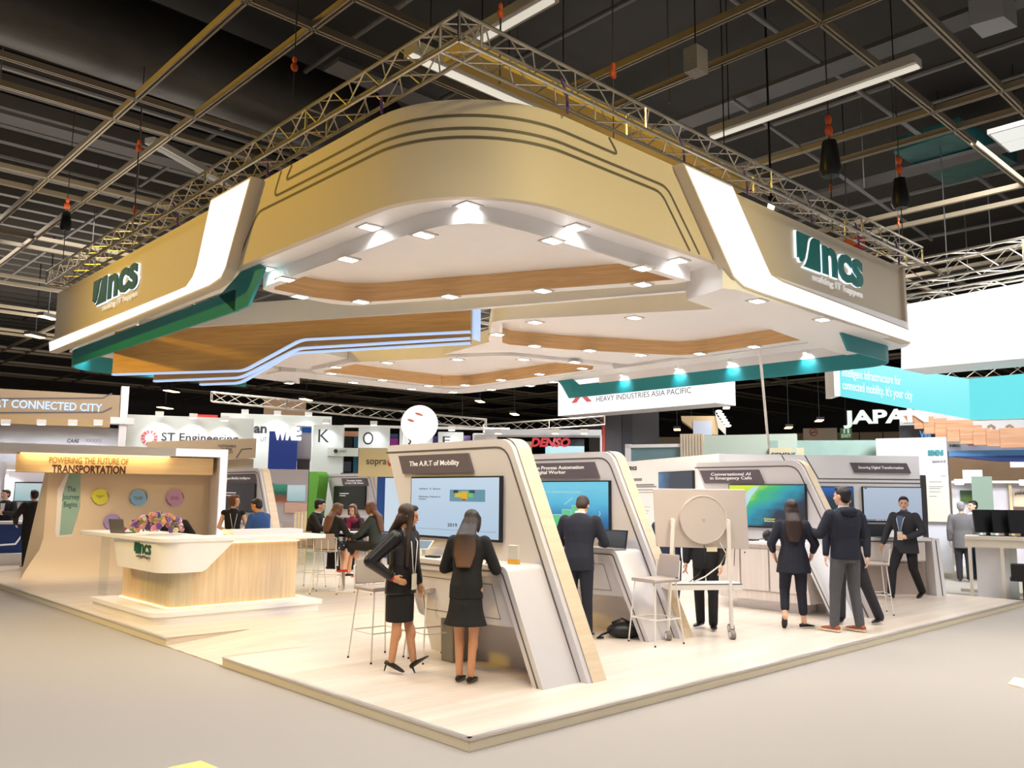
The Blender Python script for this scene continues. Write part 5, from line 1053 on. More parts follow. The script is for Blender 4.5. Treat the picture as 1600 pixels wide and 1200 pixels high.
pl, t = booth('rear_partition', 'brown mottled partition behind the JAPAN exhibitor desks', 1560, 33, 'partition'); pb(pl, t, 'panel', (1484, 712, 1680, 800), mat('mottled_brown', (150, 124, 98), .6, var=.25, bscale=1.5), 0, .3, True); pb(pl, t, 'ceiling_lamp', (1578, 722, 1640, 731), glow('lamp_white', (255, 250, 240), 1.3), -1, -.6); obj('arm', MB().box(pl.p(1590, 722)[0], -1, pl.p(1590, 722)[1], pl.p(1640, 722)[0], 0, pl.p(1590, 722)[1]+.06), STEEL, t)
pl, t = booth('white_exhibitor_room', 'white framed exhibitor room with grey JAPAN name boards', 1560, 26.5, 'booth'); pb(pl, t, 'wall', (1487, 752, 1680, 812), mat('room_white', (226, 222, 232), .6), .3, .5, True); pb(pl, t, 'top_rail', (1487, 751, 1680, 755), WHITE, 0, .3); pb(pl, t, 'roof_panel', (1504, 734, 1535, 752), WHITE, .1, .3); pb(pl, t, 'sage_panel', (1520, 745, 1552, 812), mat('sage_panel', (146, 168, 152), .6), -.5, -.4, True)
pb(pl, t, 'wood_post', (1577, 755, 1582, 800), mat('post_wood', (214, 190, 150), .6), .1, .2, True); pb(pl, t, 'name_board', (1583, 766, 1660, 792), mat('board_cream2', (206, 186, 160), .6), .1, .2); pt(pl, t, 'JAPA', (1585, 769, 1603, 774), INKD, .09, bold=.02)
pb(pl, t, 'green_print', (1500, 766, 1522, 785), gradscreen('green_print', [(40, 80, 30), (120, 170, 50), (60, 90, 40)], None, 0, .4, .5), .2, .29); pb(pl, t, 'orange_print', (1560, 798, 1600, 835), gradscreen('orange_print', [(240, 180, 40), (220, 110, 30)], None, 0, .5, .5), .2, .29)
washer(pl, t, 1500, 757, pw=30); washer(pl, t, 1600, 758, pw=30)
# desks and monitors
pl = facing(1560, 18.3)
t = thing('display_table', 'cream exhibitor table with white box front at far right', 'table', (pl.o.x, pl.o.y, 0), pl.a); q = pl.r(1509, 839, 1640, 902)
TC = mat('table_cream', (232, 222, 204), .5)
obj('top', MB().box(q[0], -.1, q[3]-.06, q[2], .7, q[3]), TC, t); obj('apron', MB().box(q[0], -.08, q[3]-.2, q[2], -.04, q[3]-.06), TC, t); r = pl.r(1525, 855, 1577, 905); obj('box_front', MB().box(r[0], .1, 0, r[2], .5, q[3]-.2), WHITE, t); r = pl.r(1577, 855, 1590, 905); obj('door', MB().box(r[0], .08, 0, r[2], .5, q[3]-.2), BWALL, t)
for x in (1512, 1562): s = pl.p(x, 850)[0]; obj('leg', MB().box(s, -.08, 0, s+.06, -.02, q[3]-.2), TC, t)
tz_ = q[3]
for k, (x, y0, y1) in enumerate(((1545, 803, 836), (1574, 800, 835), (1600, 799, 833))):
    s, _ = pl.p(x, y1); m_ = thing('monitor', ('leftmost', 'middle', 'rightmost')[k] + ' of the black monitors seen from behind on the far right table', 'monitor', pl.o+pl.t*s+pl.n*.3+Vector((0, 0, tz_)), pl.a+rad(28))
    hh = .45; obj('panel', MB().box(-.25, -.02, .06, .25, .02, hh+.04).xf(Matrix.Rotation(rad(-8), 4, 'X')), BLK, m_); obj('stand', MB().box(-.03, .0, 0, .03, .05, .2).box(-.14, -.06, 0, .14, .1, .012), BLK, m_)
t = thing('office_chair', 'black office chair cut by the right edge', 'chair', pl.o+pl.t*(pl.p(1598, 880)[0])-pl.n*.4, pl.a); obj('backrest', MB().box(-.2, -.04, .42, .25, .02, .72), BLK, t, bevel=.03); obj('seat', MB().box(-.22, 0, .4, .25, .4, .46), BLK, t, bevel=.02); obj('base', MB().tube([(0, .2, .05), (0, .2, .4)], .03, 8).box(-.25, .15, .03, .25, .25, .07), BLK, t)
t = thing('low_platform', 'low grey neighbour platform beyond the stage at right', 'platform', (0, 0, 0)); obj('deck', MB().box(14.4, -3.2, .002, 30, 1.6, .06), mat('platform_grey', (168, 164, 150), .6), t)
# distant trusses, left background
for (x0, y0, x1, y1, d_, lab) in ((330, 612, 760, 655, 30, 'long yellowish truss under the dark roof behind the canopy'), (755, 663, 945, 650, 32, 'distant truss above the white DENSO canopy')):
    pl = facing((x0+x1)/2, d_); a_ = pl.p(x0, y0); b_ = pl.p(x1, y1); tt = thing('lighting_truss', lab, 'truss', (0, 0, 0)); A_ = pl.o+pl.t*a_[0]; B_ = pl.o+pl.t*b_[0]; truss(tt, (A_.x, A_.y, a_[1]), (B_.x, B_.y, b_[1]), .32, .5, .02)
# ================================================================ people
SKIN1 = mat('skin_light', (232, 184, 156), .55, var=.05, bscale=30); SKIN2 = mat('skin_tan', (206, 150, 112), .55, var=.05, bscale=30)
HAIRB = mat('hair_black', (26, 20, 20), .4, bump=.5, bscale=120); HAIRBR = mat('hair_brown', (104, 66, 44), .42, bump=.5, bscale=120, var=.3); HAIRD = mat('hair_dark_brown', (50, 32, 28), .42, bump=.5, bscale=120, var=.3)
OMBRE = mat('hair_ombre', (60, 40, 32), .4, bump=.5, bscale=120)
_n = OMBRE.node_tree; _t = _n.nodes.new('ShaderNodeTexCoord'); _s = _n.nodes.new('ShaderNodeSeparateXYZ'); _c = _n.nodes.new('ShaderNodeValToRGB')
_n.links.new(_t.outputs['Object'], _s.inputs[0]); _n.links.new(_s.outputs[2], _c.inputs[0]); _c.color_ramp.elements[0].position = 1.12-.25; _c.color_ramp.elements[0].color = (*srgb((128, 90, 64)), 1)
_q = _n.nodes.new('ShaderNodeMath'); _q.operation = 'MULTIPLY_ADD'; _q.inputs[1].default_value = 1.6; _q.inputs[2].default_value = -1.75; _n.links.new(_s.outputs[2], _q.inputs[0]); _n.links.new(_q.outputs[0], _c.inputs[0])
_c.color_ramp.elements[0].position = .0; _c.color_ramp.elements[1].position = .62; _c.color_ramp.elements[1].color = (*srgb((34, 24, 22)), 1); _n.links.new(_c.outputs[0], _n.nodes['Principled BSDF'].inputs['Base Color'])
LIP = mat('lip_pink', (170, 84, 80), .5); EYE = mat('eye_dark', (24, 18, 16), .3)
def cloth(name, c, rough=.8): return mat('cloth_'+name, c, rough, bump=.25, bscale=35, var=.12)
def V3(p): return Vector(p)
def person(label, x, y, z, head, h=1.7, fem=False, skin=SKIN1, hair=('short', HAIRB), top=None, bottom=None, shoes=None, P=None, vox=.013, group=None, extra=None, name='person'):
    P = dict(P or {}); S = h/1.72
    root = thing(name, label, 'person', (x, y, z), rad(head-90), group); root.scale = (S, S, S)
    hz = P.get('hip', .93); hip0 = V3(P.get('pelvis', (0, 0, hz))); lean = rad(P.get('lean', 0)); tw = rad(P.get('twist', 0)); side = rad(P.get('side', 0))
    RM = Matrix.Rotation(-lean, 3, 'X') @ Matrix.Rotation(side, 3, 'Y') @ Matrix.Rotation(tw, 3, 'Z')
    def T(p):
        p = V3(p)   # figure coordinates with hip at z=.93
        q = V3((p.x, p.y, p.z-.93)); w = min(1, max(0, q.z/.12)); r = q.lerp(RM @ q, w) if q.z > 0 else q
        return hip0+r
    sh = .165 if fem else .19
    n_l = T((0, -.005, 1.46)); HR = RM @ Matrix.Rotation(rad(P.get('hyaw', 0)), 3, 'Z') @ Matrix.Rotation(-rad(P.get('hpitch', 0)), 3, 'X') @ Matrix.Rotation(rad(P.get('hroll', 0)), 3, 'Y')
    hc = n_l + HR @ V3((0, .02, .145))
    def Hd(p): return hc + HR @ V3(p)
    SL, SR = T((-sh, 0, 1.385)), T((sh, 0, 1.385))
    J = dict(EL=(-.25, -.02, 1.12), WL=(-.26, .06, .88), ER=(.25, -.02, 1.12), WR=(.26, .06, .88), KL=(-.095, .02, .50), AL=(-.095, -.01, .09), KR=(.095, .02, .50), AR=(.095, -.01, .09))
    for k in J: J[k] = V3(P.get(k, J[k]))
    if P.get('armT', True):
        for k in ('EL', 'WL', 'ER', 'WR'):
            if k not in P: J[k] = T(J[k])
    HL, HRr = hip0+V3((-.09, 0, -.02)), hip0+V3((.09, 0, -.02))
    b = MB()
    # head
    b.ell(Hd((0, -.012, .03)), (.074, .094, .088), HR, 16, 10).ell(Hd((0, .03, -.03)), (.056, .062, .078), HR, 14, 9).ell(Hd((0, .055, -.085)), (.026, .024, .022), HR, 10, 7)
    b.cap(Hd((0, .09, .012)), .009, Hd((0, .104, -.022)), .0125, 8).ell(Hd((0, .078, .032)), (.05, .016, .012), HR, 10, 6)
    for s in (-1, 1): b.ell(Hd((s*.074, -.008, 0)), (.011, .022, .032), HR, 8, 6).ell(Hd((s*.036, .055, -.02)), (.022, .025, .024), HR, 10, 6)
    b.cap(T((0, -.01, 1.40)), .058, Hd((0, -.01, -.06)), .05)
    W1 = (.15, .118, .14, .16) if fem else (.155, .135, .165, .185)
    def ring(c, rx, ry, n=18, tr=T): return [tr((c[0]+rx*cos(2*pi*k/n), c[1]+ry*sin(2*pi*k/n), c[2])) for k in range(n)]
    b.loft([ring((0, -.005, .84), W1[0]*.95, .10), ring((0, -.01, .95), W1[0], .108), ring((0, 0, 1.1), W1[1], .09), ring((0, .01, 1.25), W1[2], .108), ring((0, 0, 1.36), W1[3], .10), ring((0, -.005, 1.42), W1[3]*.66, .07), ring((0, -.005, 1.455), .06, .055)])
    for s, K, A, HH in ((-1, 'KL', 'AL', HL), (1, 'KR', 'AR', HRr)):
        b.cap(HH, .088, J[K], .056); cf = J[K].lerp(J[A], .3)+V3((1, 0, 0)).cross(J[K]-J[A]).normalized()*-.016
        b.cap(J[K], .053, J[A], .036); b.ell(cf, (.05, .052, .10), (J[A]-J[K]).to_track_quat('-Z', 'Y').to_matrix(), 10, 8)
    for s, SH, E, Wk in ((-1, SL, 'EL', 'WL'), (1, SR, 'ER', 'WR')):
        b.cap(SH, .048, J[E], .038); b.cap(J[E], .037, J[Wk], .025)
        # hand
        d = (J[Wk]-J[E]).normalized(); tgt = P.get('HL' if s < 0 else 'HR'); fd_ = (V3(tgt)).normalized() if tgt else d
        nrm = V3((-s, 0, 0)); nrm = (nrm-fd_*nrm.dot(fd_)).normalized() if abs(nrm.dot(fd_)) < .95 else V3((0, 0, -1)); sd = fd_.cross(nrm).normalized()
        pc = J[Wk]+fd_*.05; rot = Matrix((sd, nrm, fd_)).transposed(); b.ell(pc, (.038, .016, .052), rot, 12, 8)
        for i, L in enumerate((.068, .076, .07, .055)):
            o = pc+sd*((i-1.5)*.019)+fd_*.042; m1 = o+fd_*L*.5+nrm*.008; m2 = m1+fd_*L*.38+nrm*L*.42
            b.cap(o, .0088, m1, .0082, 7); b.cap(m1, .0082, m2, .0072, 7)
        ts = 1 if sd.dot(V3((0, 1, .3))) > 0 else -1
        o = pc+sd*.03*ts-fd_*.012; m1 = o+sd*.02*ts+fd_*.03+nrm*.01; b.cap(o, .0115, m1, .0095, 7); b.cap(m1, .0095, m1+fd_*.026+nrm*.01, .008, 7)
    def rem(nm, mb, m, v, sm=6, par=root):
        o = obj(nm, mb, m, par); r = o.modifiers.new('r', 'REMESH'); r.mode = 'VOXEL'; r.voxel_size = v*S; r.use_smooth_shade = True
        q = o.modifiers.new('s', 'SMOOTH'); q.iterations = sm; q.factor = .5; return o
    bo = rem('body', b, skin, min(vox, .0085), 2)
    for s in (-1, 1):
        obj('eye', MB().ell(Hd((s*.032, .0875, .004)), (.013, .006, .0065), HR, 8, 6), EYE, bo, smooth=True)
        obj('eyebrow', MB().ell(Hd((s*.033, .0925, .026)), (.017, .005, .0035), HR, 8, 5), hair[1], bo, smooth=True)
    obj('mouth', MB().ell(Hd((0, .0925, -.054)), (.022, .007, .0065), HR, 8, 6), LIP, bo, smooth=True)
    # hair
    hb = MB(); hs, hm = hair[0], hair[1]
    hb.ell(Hd((0, -.028, .048)), (.084, .098, .084), HR, 16, 10)
    if hs == 'short': hb.ell(Hd((0, -.05, .0)), (.078, .066, .082), HR, 14, 9).ell(Hd((0, .045, .098)), (.058, .045, .026), HR, 12, 7)
    else:
        hb.ell(Hd((0, -.05, -.01)), (.082, .07, .10), HR, 14, 9).ell(Hd((0, .038, .095)), (.06, .05, .03), HR, 12, 7)
        for s in (-1, 1): hb.ell(Hd((s*.074, .02, -.01)), (.018, .045, .10), HR, 10, 8)
    if hs == 'tied': hb.ell(Hd((0, -.12, .05)), (.04, .035, .04), HR, 10, 7)
    if hs.startswith('long'):
        L = hair[2] if len(hair) > 2 else .42; yy = hair[3] if len(hair) > 3 else -.1
        rings = []
        for t in range(8):
            w = t/7; zz = .0-L*w; c = Hd((0, -.06, 0)).lerp(Hd((0, -.07, -.12)), min(1, w*3))
            q = T((0, yy-.02*w, 1.60-.14-L*max(0, w-.25)))
            cc = c if w < .25 else q; cc = V3((cc.x, cc.y, cc.z)); rx = .085+.035*min(1, w*2.2)-.045*max(0, w-.7)/.3; ry = .065-.02*w
            rings.append([cc+RM @ V3((rx*cos(2*pi*k/14), ry*sin(2*pi*k/14), 0)) for k in range(14)])
        hb.loft(rings)
        if hs == 'long_front':
            for s in (-1, 1): hb.cap(Hd((s*.07, .03, -.02)), .028, T((s*.085, .10, 1.32)), .034); hb.cap(T((s*.085, .10, 1.32)), .034, T((s*.09, .115, 1.1)), .022)
    rem('hair', hb, hm, min(vox, .011), 3)
    # top garment
    if top:
        t = dict(dict(len=.84, sleeve='long', loose=.018, flare=.0, collar=None), **top); g = t['loose']; m = t['m']; zb = t['len']
        gm = MB(); rings = []
        prof = [(1.475, .062, .055), (1.445, W1[3]*.62, .075), (1.40, W1[3]*.95, .09), (1.34, W1[3]*1.03, .108), (1.25, W1[2]*1.04, .116), (1.1, W1[1]*1.06+.004, .10), (.95, W1[0]*1.02, .113), (.84, W1[0]*1.04, .115), (.7, W1[0]*1.06, .118)]
        pr_ = [p for p in prof if p[0] > zb+.02]+[(zb, W1[0]*1.05, .116)]
        for i, (zz, rx, ry) in enumerate(pr_):
            w = max(0, (1.1-zz)/.3); rings.append(ring((0, -.004, zz), rx+g*(1 if zz < 1.44 else .3)+t['flare']*w, ry+g+t['flare']*w*.7))
        gm.loft(rings)
        for SH, E, Wk in ((SL, 'EL', 'WL'), (SR, 'ER', 'WR')):
            gm.ell(SH, (.062+g*.4,)*3, None, 12, 8)
            if t['sleeve'] == 'none': continue
            if t['sleeve'] == 'short': gm.cap(SH, .066, SH.lerp(J[E], .75), .056); continue
            en = {'long': .92, 'three': .45}[t['sleeve']]; pf = t.get('puff', 0)
            gm.cap(SH, .064+g*.4+pf, J[E], .052+g*.3+pf*.8); gm.cap(J[E], .052+g*.3+pf*.8, J[E].lerp(J[Wk], en), .038+g*.3+pf*.3)
        rem('jacket' if t.get('kind', 'jacket') == 'jacket' else t['kind'], gm, m, vox, 4)
        if t.get('shirt'):
            obj('shirt_collar', MB().loft([ring((0, -.0, 1.455), .072, .066), ring((0, -.006, 1.50), .062, .06)], False), t['shirt'], root, smooth=True)
            if t.get('front'): obj('shirt_front', MB().add([T((-.055, .118+g*.9, 1.40)), T((.055, .118+g*.9, 1.40)), T((.03, .128+g, 1.12)), T((-.03, .128+g, 1.12))], [(0, 1, 2, 3)]).add([T((-.055, .08, 1.40)), T((.055, .08, 1.40)), T((.03, .08, 1.12)), T((-.03, .08, 1.12))], [(0, 1, 2, 3)]), t['shirt'], root)
        if t.get('hood'): rem('hood', MB().ell(T((0, -.11, 1.43)), (.12, .06, .06), RM).ell(T((0, -.04, 1.455)), (.1, .09, .035), RM), m, vox, 3)
    if bottom:
        k, m = bottom[0], bottom[1]; gm = MB()
        if k == 'trousers':
            hem = bottom[2] if len(bottom) > 2 else .0; lr = (bottom[3] if len(bottom) > 3 else .058)+(.006 if vox > .0125 else 0)
            gm.loft([ring((0, -.004, 1.06), W1[1]*1.04+.008, .098), ring((0, -.006, .93), W1[0]*1.02+.01, .118), ring((0, -.005, .83), W1[0]*1.0+.006, .115)])
            for K, A, HH in (('KL', 'AL', HL), ('KR', 'AR', HRr)):
                e = J[A].lerp(J[K], hem); gm.cap(HH, .1, J[K], lr+.014); gm.cap(J[K], lr+.010, e, lr); gm.cap(HH+V3((0, 0, .0)), .098, HH.lerp(J[K], .5), .088)
            rem('trousers', gm, m, vox, 3)
        else:
            hem = bottom[2]; fl = bottom[3] if len(bottom) > 3 else 0
            if P.get('seated'):
                c = (HL+HRr)/2; kk = (J['KL']+J['KR'])/2+V3((0, .02, .0)); rings = []
                gm.ell(c+V3((0, 0, .02)), (.18, .15, .13)); gm.cap(HL, .10, J['KL'], .082); gm.cap(HRr, .10, J['KR'], .082); gm.ell((c+kk)/2, (.15, .22, .085), None, 14, 9)
                gm.ell(kk+V3((0, .0, -.06)), (.14+fl, .06, .12))
            else:
                rings = [ring((0, -.004, 1.06), W1[1]*1.04+.006, .10), ring((0, -.006, .95), W1[0]*1.03+.008, .12), ring((0, -.005, .84), W1[0]*1.06+.01, .125)]
                for i in range(1, 5):
                    w = i/4; zz = .84-(.84-hem)*w; R_ = [(0, 0, 0)]; rr_ = W1[0]*1.06+.012-.012*w+fl*w*w
                    rings.append([T((rr_*cos(2*pi*q/36)*(1+(.06*w*cos(q*2.2) if fl > .03 else 0)), -.005+(.142+fl*.8*w*w)*sin(2*pi*q/36)*(1+(.06*w*sin(q*1.7) if fl > .03 else 0)), zz)) for q in range(0, 36, 2)])
                gm.loft(rings)
            rem('skirt', gm, m, vox, 3)
    # shoes
    if shoes:
        for A, K, dk in (('AL', 'KL', 'TL'), ('AR', 'KR', 'TR')):
            a = J[A]; d = V3(P.get(dk, (.02*(-1 if A == 'AL' else 1), 1, 0))).normalized(); heel = shoes[0] == 'heel'
            if dk not in P and heel: d = V3((d.x, d.y, -.28)).normalized()
            up = V3((0, 0, 1)); up = (up-d*up.dot(d)).normalized() if abs(d.z) < .95 else V3((0, -1, 0)); sdv = d.cross(up)
            base = a-up*.06-d*.04; F = lambda u, v, w_, base=base, d=d, up=up, sdv=sdv: base+d*u+sdv*v+up*w_
            gm = MB(); big = 1.12 if shoes[0] == 'oxford' else 1
            prof = [(-.02, .024, .045), (.02, .034, .055), (.08, .038, .05), (.14, .045, .036), (.19, .038, .026), (.225, .018, .016)]
            gm.loft([[F(u*big-.01, hw*big*cos(2*pi*k/12), .005+hh*big*(.5+.5*sin(2*pi*k/12))-.012) for k in range(12)] for u, hw, hh in prof])
            if shoes[0] in ('oxford', 'boot'): gm.cap(F(.03, 0, .05), .042, a+up*(.02 if shoes[0] == 'oxford' else .06), .045)
            so = rem('shoe', gm, shoes[1], .008, 2)
            if shoes[0] == 'oxford' and len(shoes) > 2: obj('sole', MB().loft([[F(u*big-.01, hw*1.1*big*cos(2*pi*k/12), -.012+(.012 if j else -.008)) for u, hw in ((.1, .045),) for k in range(12)] for j in (0, 1)]) if False else MB().prism([(-.035, -.03), (.06, -.04), (.16, -.05), (.24, -.03), (.24, .03), (.16, .05), (.06, .04), (-.035, .03)], lambda p: F(p[0]*big, p[1]*big, -.022), lambda p: F(p[0]*big, p[1]*big, .002)), shoes[2], so)
            if heel: obj('heel', MB().tube([F(-.01, 0, .0), F(-.015, 0, -.075)], .012, 8, .005), shoes[1], so)
            b2 = bo
    # feet stay part of the body under the shoes
    if extra: extra(root, T, Hd, J, rem)
    return root
NAVY = cloth('navy', (25, 28, 44)); BLKC = cloth('black', (20, 19, 22)); BLKG = cloth('black_gloss', (22, 20, 24), .35); JEAN = cloth('dark_jean', (38, 50, 74)); GRYC = cloth('grey_trouser', (84, 84, 88)); CHAR = cloth('charcoal', (44, 44, 50))
WSH = cloth('white_shirt', (232, 232, 238)); BLUSH = cloth('blue_polo', (44, 84, 150)); DGRN = cloth('dark_green', (40, 50, 48)); GREYJ = cloth('grey_jacket', (112, 110, 112)); MAG = cloth('magenta_scarf', (140, 30, 70)); RED = cloth('red', (190, 34, 48)); LBLUE = cloth('light_blue_shirt', (150, 180, 216))
LSH = mat('leather_black', (20, 18, 18), .3); BRN = mat('leather_brown', (160, 82, 42), .5); SOLE = mat('sole_cream', (224, 206, 180), .6); REDS = mat('red_flat', (206, 40, 52), .4); LAN = mat('lanyard_white', (226, 230, 236), .5)
def lanyard(front=.14, zbot=1.02, col=LAN, x=0, card=(.05, .07)):
    def f(root, T, Hd, J, rem):
        for s in (-1, 1): obj('lanyard', MB().tube([T((s*.075, .02, 1.475)), T((s*.06, front-.01, 1.34)), T((x+s*.015, front+.012, zbot+.08))], .006, 6), col, root, smooth=True)
        obj('badge', MB().box(-card[0]*.9, -.003, -card[1], card[0]*.9, .003, card[1]).xf(Matrix.Translation(T((x, front+.016, zbot)))), mat('badge_card', (232, 226, 200), .5), root)
    return f
z0 = H0
# woman with hand on hip
def exA(root, T, Hd, J, rem):
    lanyard(.145, .93, card=(.05, .08))(root, T, Hd, J, rem)
    rem('cuff', MB().cap(J['ER'].lerp(J['WR'], .72), .05, J['ER'].lerp(J['WR'], .98), .04), RED, .012, 3)
person('woman in black jacket and pencil skirt standing with a hand on her hip', .95, 2.2, z0, -68, 1.66, True, SKIN2, ('long_front', HAIRD, .5), dict(m=BLKG, len=.80, loose=.022, flare=.02, puff=.008), ('skirt', BLKC, .52, .0), ('heel', LSH),
       P=dict(AL=(-.07, .13, .13), KL=(-.08, .05, .53), TL=(0, .8, .55), AR=(.06, -.05, .13), KR=(.08, .02, .53), ER=(.38, -.14, 1.15), WR=(.21, .02, .98), HR=(-.35, .8, -.35), EL=(-.22, .02, 1.12), WL=(-.2, .1, .9), hyaw=32, hpitch=8, lean=3), vox=.011, extra=exA)
person('woman seen from behind in black jacket and flared skirt at the nearest counter', 1.18, 1.45, z0, 32, 1.63, True, SKIN2, ('long', OMBRE, .46, -.115), dict(m=BLKC, len=.82, loose=.02), ('skirt', BLKC, .56, .06), ('flat', LSH),
       P=dict(lean=9, hpitch=18, EL=(-.28, .12, 1.10), WL=(-.16, .36, 1.12), ER=(.28, .12, 1.10), WR=(.16, .36, 1.12), AL=(-.06, 0, .08), AR=(.07, -.03, .08), KL=(-.075, .02, .5), KR=(.085, 0, .5)), vox=.011)
person('man in navy suit seen from behind at the blue screen kiosk', 3.81, 2.38, z0, 28, 1.80, False, SKIN1, ('short', HAIRD), dict(m=NAVY, len=.80, loose=.028, shirt=WSH), ('trousers', NAVY), ('oxford', LSH),
       P=dict(lean=10, hpitch=32, EL=(-.3, .1, 1.12), WL=(-.18, .34, 1.10), ER=(.3, .1, 1.12), WR=(.2, .34, 1.10), AR=(.1, .05, .09), AL=(-.08, -.02, .09)), vox=.012)
def exW(root, T, Hd, J, rem): pass
person('woman with long dark hair in navy blazer and cropped trousers, back turned', 6.7, 1.04, z0, 38, 1.72, True, SKIN1, ('long', HAIRD, .40, -.12), dict(m=NAVY, len=.74, loose=.03, flare=.04, sleeve='three'), ('trousers', NAVY, .32, .06), ('flat', LSH),
       P=dict(AL=(-.15, -.12, .16), KL=(-.12, .05, .52), TL=(0, .25, -1), AR=(.12, .04, .08), TR=(.9, .5, 0), EL=(-.29, -.02, 1.13), WL=(-.23, .1, .93), ER=(.29, -.02, 1.13), WR=(.24, .08, .92), HL=(.3, .6, -.6), HR=(-.3, .6, -.6)), vox=.012)
person('tall man in dark navy hoodie, grey trousers and tan shoes', 6.95, .42, z0, 62, 1.90, False, SKIN1, ('short', HAIRB), dict(m=NAVY, len=.86, loose=.03, kind='hoodie', hood=True, shirt=WSH), ('trousers', GRYC), ('oxford', BRN, SOLE),
       P=dict(AL=(-.16, .04, .09), AR=(.15, -.02, .09), TL=(-.25, 1, 0), TR=(-.25, .9, 0), KL=(-.13, .04, .5), KR=(.12, .02, .5), EL=(-.3, .06, 1.15), WL=(-.24, .3, 1.18), ER=(.29, .05, 1.13), WR=(.2, .28, 1.1), hyaw=24), vox=.012)
person('man in dark clothes facing the tall hoodie man and half hidden by him', 7.75, .78, z0, 200, 1.84, False, SKIN1, ('short', HAIRB), dict(m=NAVY, len=.86, loose=.025), ('trousers', CHAR), ('oxford', LSH),
       P=dict(hyaw=6, hpitch=4, AL=(-.36, -.12, .09), KL=(-.22, -.02, .5), AR=(.1, .05, .09), TL=(.3, .8, 0)), vox=.013)
person('walking man in black suit with white lanyard and badge holding a phone', 11.42, 1.44, z0, 176, 1.78, False, SKIN1, ('short', HAIRB), dict(m=CHAR, len=.76, loose=.035, flare=.02, shirt=cloth('slate_shirt', (84, 104, 140)), front=True), ('trousers', BLKC), ('oxford', LSH),
       P=dict(hyaw=26, hpitch=2, AR=(.1, .38, .1), KR=(.12, .26, .5), TR=(.3, .9, .35), AL=(-.1, -.30, .12), KL=(-.1, -.03, .5), TL=(0, .9, -.3), EL=(-.32, 0, 1.14), WL=(-.14, .2, 1.04), HL=(.7, .5, 0), ER=(.28, .05, 1.14), WR=(.32, .16, .92)), vox=.013, extra=lanyard(.165, 1.06))
person('person in dark jeans standing hidden behind the rolling display board', 5.75, 2.42, z0, 200, 1.66, False, SKIN1, ('short', HAIRB), dict(m=JEAN, len=.86, loose=.02), ('trousers', JEAN), ('oxford', LSH), P=dict(AL=(-.05, .05, .09), AR=(.13, .0, .09)), vox=.016)
person('person in black trousers standing behind the rolling display, shoes showing', 5.8, 1.85, z0, 190, 1.68, False, SKIN1, ('short', HAIRB), dict(m=BLKC, len=.80, loose=.03), ('trousers', BLKC), ('oxford', LSH), P=dict(TL=(-.5, 1, 0), AL=(-.14, .1, .09), KL=(-.13, .06, .5)), vox=.016)
# seated group
SEAT = dict(seated=True, pelvis=(0, -.04, .86), KL=(-.1, .40, .84), KR=(.1, .40, .84), AL=(-.1, .38, .42), AR=(.1, .38, .42))
def seat(**k): d = dict(SEAT); d.update(k); return d
POLK = mat('polka_dress', (30, 30, 40), .7)
_n = POLK.node_tree; _v = _n.nodes.new('ShaderNodeTexVoronoi'); _v.inputs['Scale'].default_value = 16; _c = _n.nodes.new('ShaderNodeValToRGB'); _t = _n.nodes.new('ShaderNodeTexCoord')
_c.color_ramp.elements[0].position = .22; _c.color_ramp.elements[0].color = (.8, .8, .82, 1); _c.color_ramp.elements[1].position = .26; _c.color_ramp.elements[1].color = (.012, .012, .02, 1)
_n.links.new(_t.outputs['Object'], _v.inputs['Vector']); _n.links.new(_v.outputs['Distance'], _c.inputs[0]); _n.links.new(_c.outputs[0], _n.nodes['Principled BSDF'].inputs['Base Color'])
person('seated woman with long light brown hair in black jacket and dotted dress', 3.98, 8.5, z0, 5, 1.66, True, SKIN1, ('long', HAIRBR, .42, -.12), dict(m=BLKC, len=.88, loose=.02), ('skirt', POLK, .5, .02), ('flat', LSH), P=seat(lean=14, hyaw=-20, EL=(-.24, .22, 1.06), WL=(-.1, .44, 1.04), ER=(.24, .2, 1.06), WR=(.12, .42, 1.04), AL=(-.05, .3, .42), AR=(.12, .34, .36)), vox=.015)
person('seated woman in dark green jacket and black skirt with bright red shoes', 4.58, 8.02, z0, 128, 1.68, True, SKIN1, ('long', HAIRBR, .40, -.12), dict(m=DGRN, len=.90, loose=.02), ('skirt', BLKC, .5, .03), ('flat', REDS), P=seat(lean=10, hyaw=-10, EL=(-.22, .2, 1.08), WL=(-.08, .4, .98), ER=(.24, .18, 1.08), WR=(.1, .38, .96), AL=(-.12, .52, .44), KL=(-.1, .44, .86), AR=(.0, .26, .34)), vox=.015)
person('seated man in dark suit and white shirt behind the long haired woman', 4.2, 9.5, z0, -50, 1.72, False, SKIN1, ('short', HAIRB), dict(m=BLKC, len=.88, loose=.03, shirt=WSH, front=True), ('trousers', BLKC), ('oxford', LSH), P=seat(lean=12, hyaw=14, EL=(-.26, .2, 1.1), WL=(-.1, .42, 1.1), ER=(.27, .2, 1.1), WR=(.12, .42, 1.1)), vox=.016)
def exS(root, T, Hd, J, rem): rem('scarf', MB().ell(T((0, .06, 1.42)), (.12, .1, .07)).cap(T((.05, .13, 1.38)), .05, T((.06, .15, 1.1)), .04), MAG, .015, 3)
person('seated visitor with glasses and a magenta scarf leaning on the high table', 4.88, 9.12, z0, 215, 1.64, True, SKIN1, ('long', HAIRBR, .3, -.1), dict(m=cloth('maroon_dark', (52, 24, 36)), len=.88, loose=.02), ('trousers', BLKC), ('oxford', LSH), P=seat(lean=18, hpitch=-8, EL=(-.26, .26, 1.1), WL=(-.08, .44, 1.12), ER=(.27, .26, 1.1), WR=(.1, .44, 1.12)), vox=.016, extra=exS)
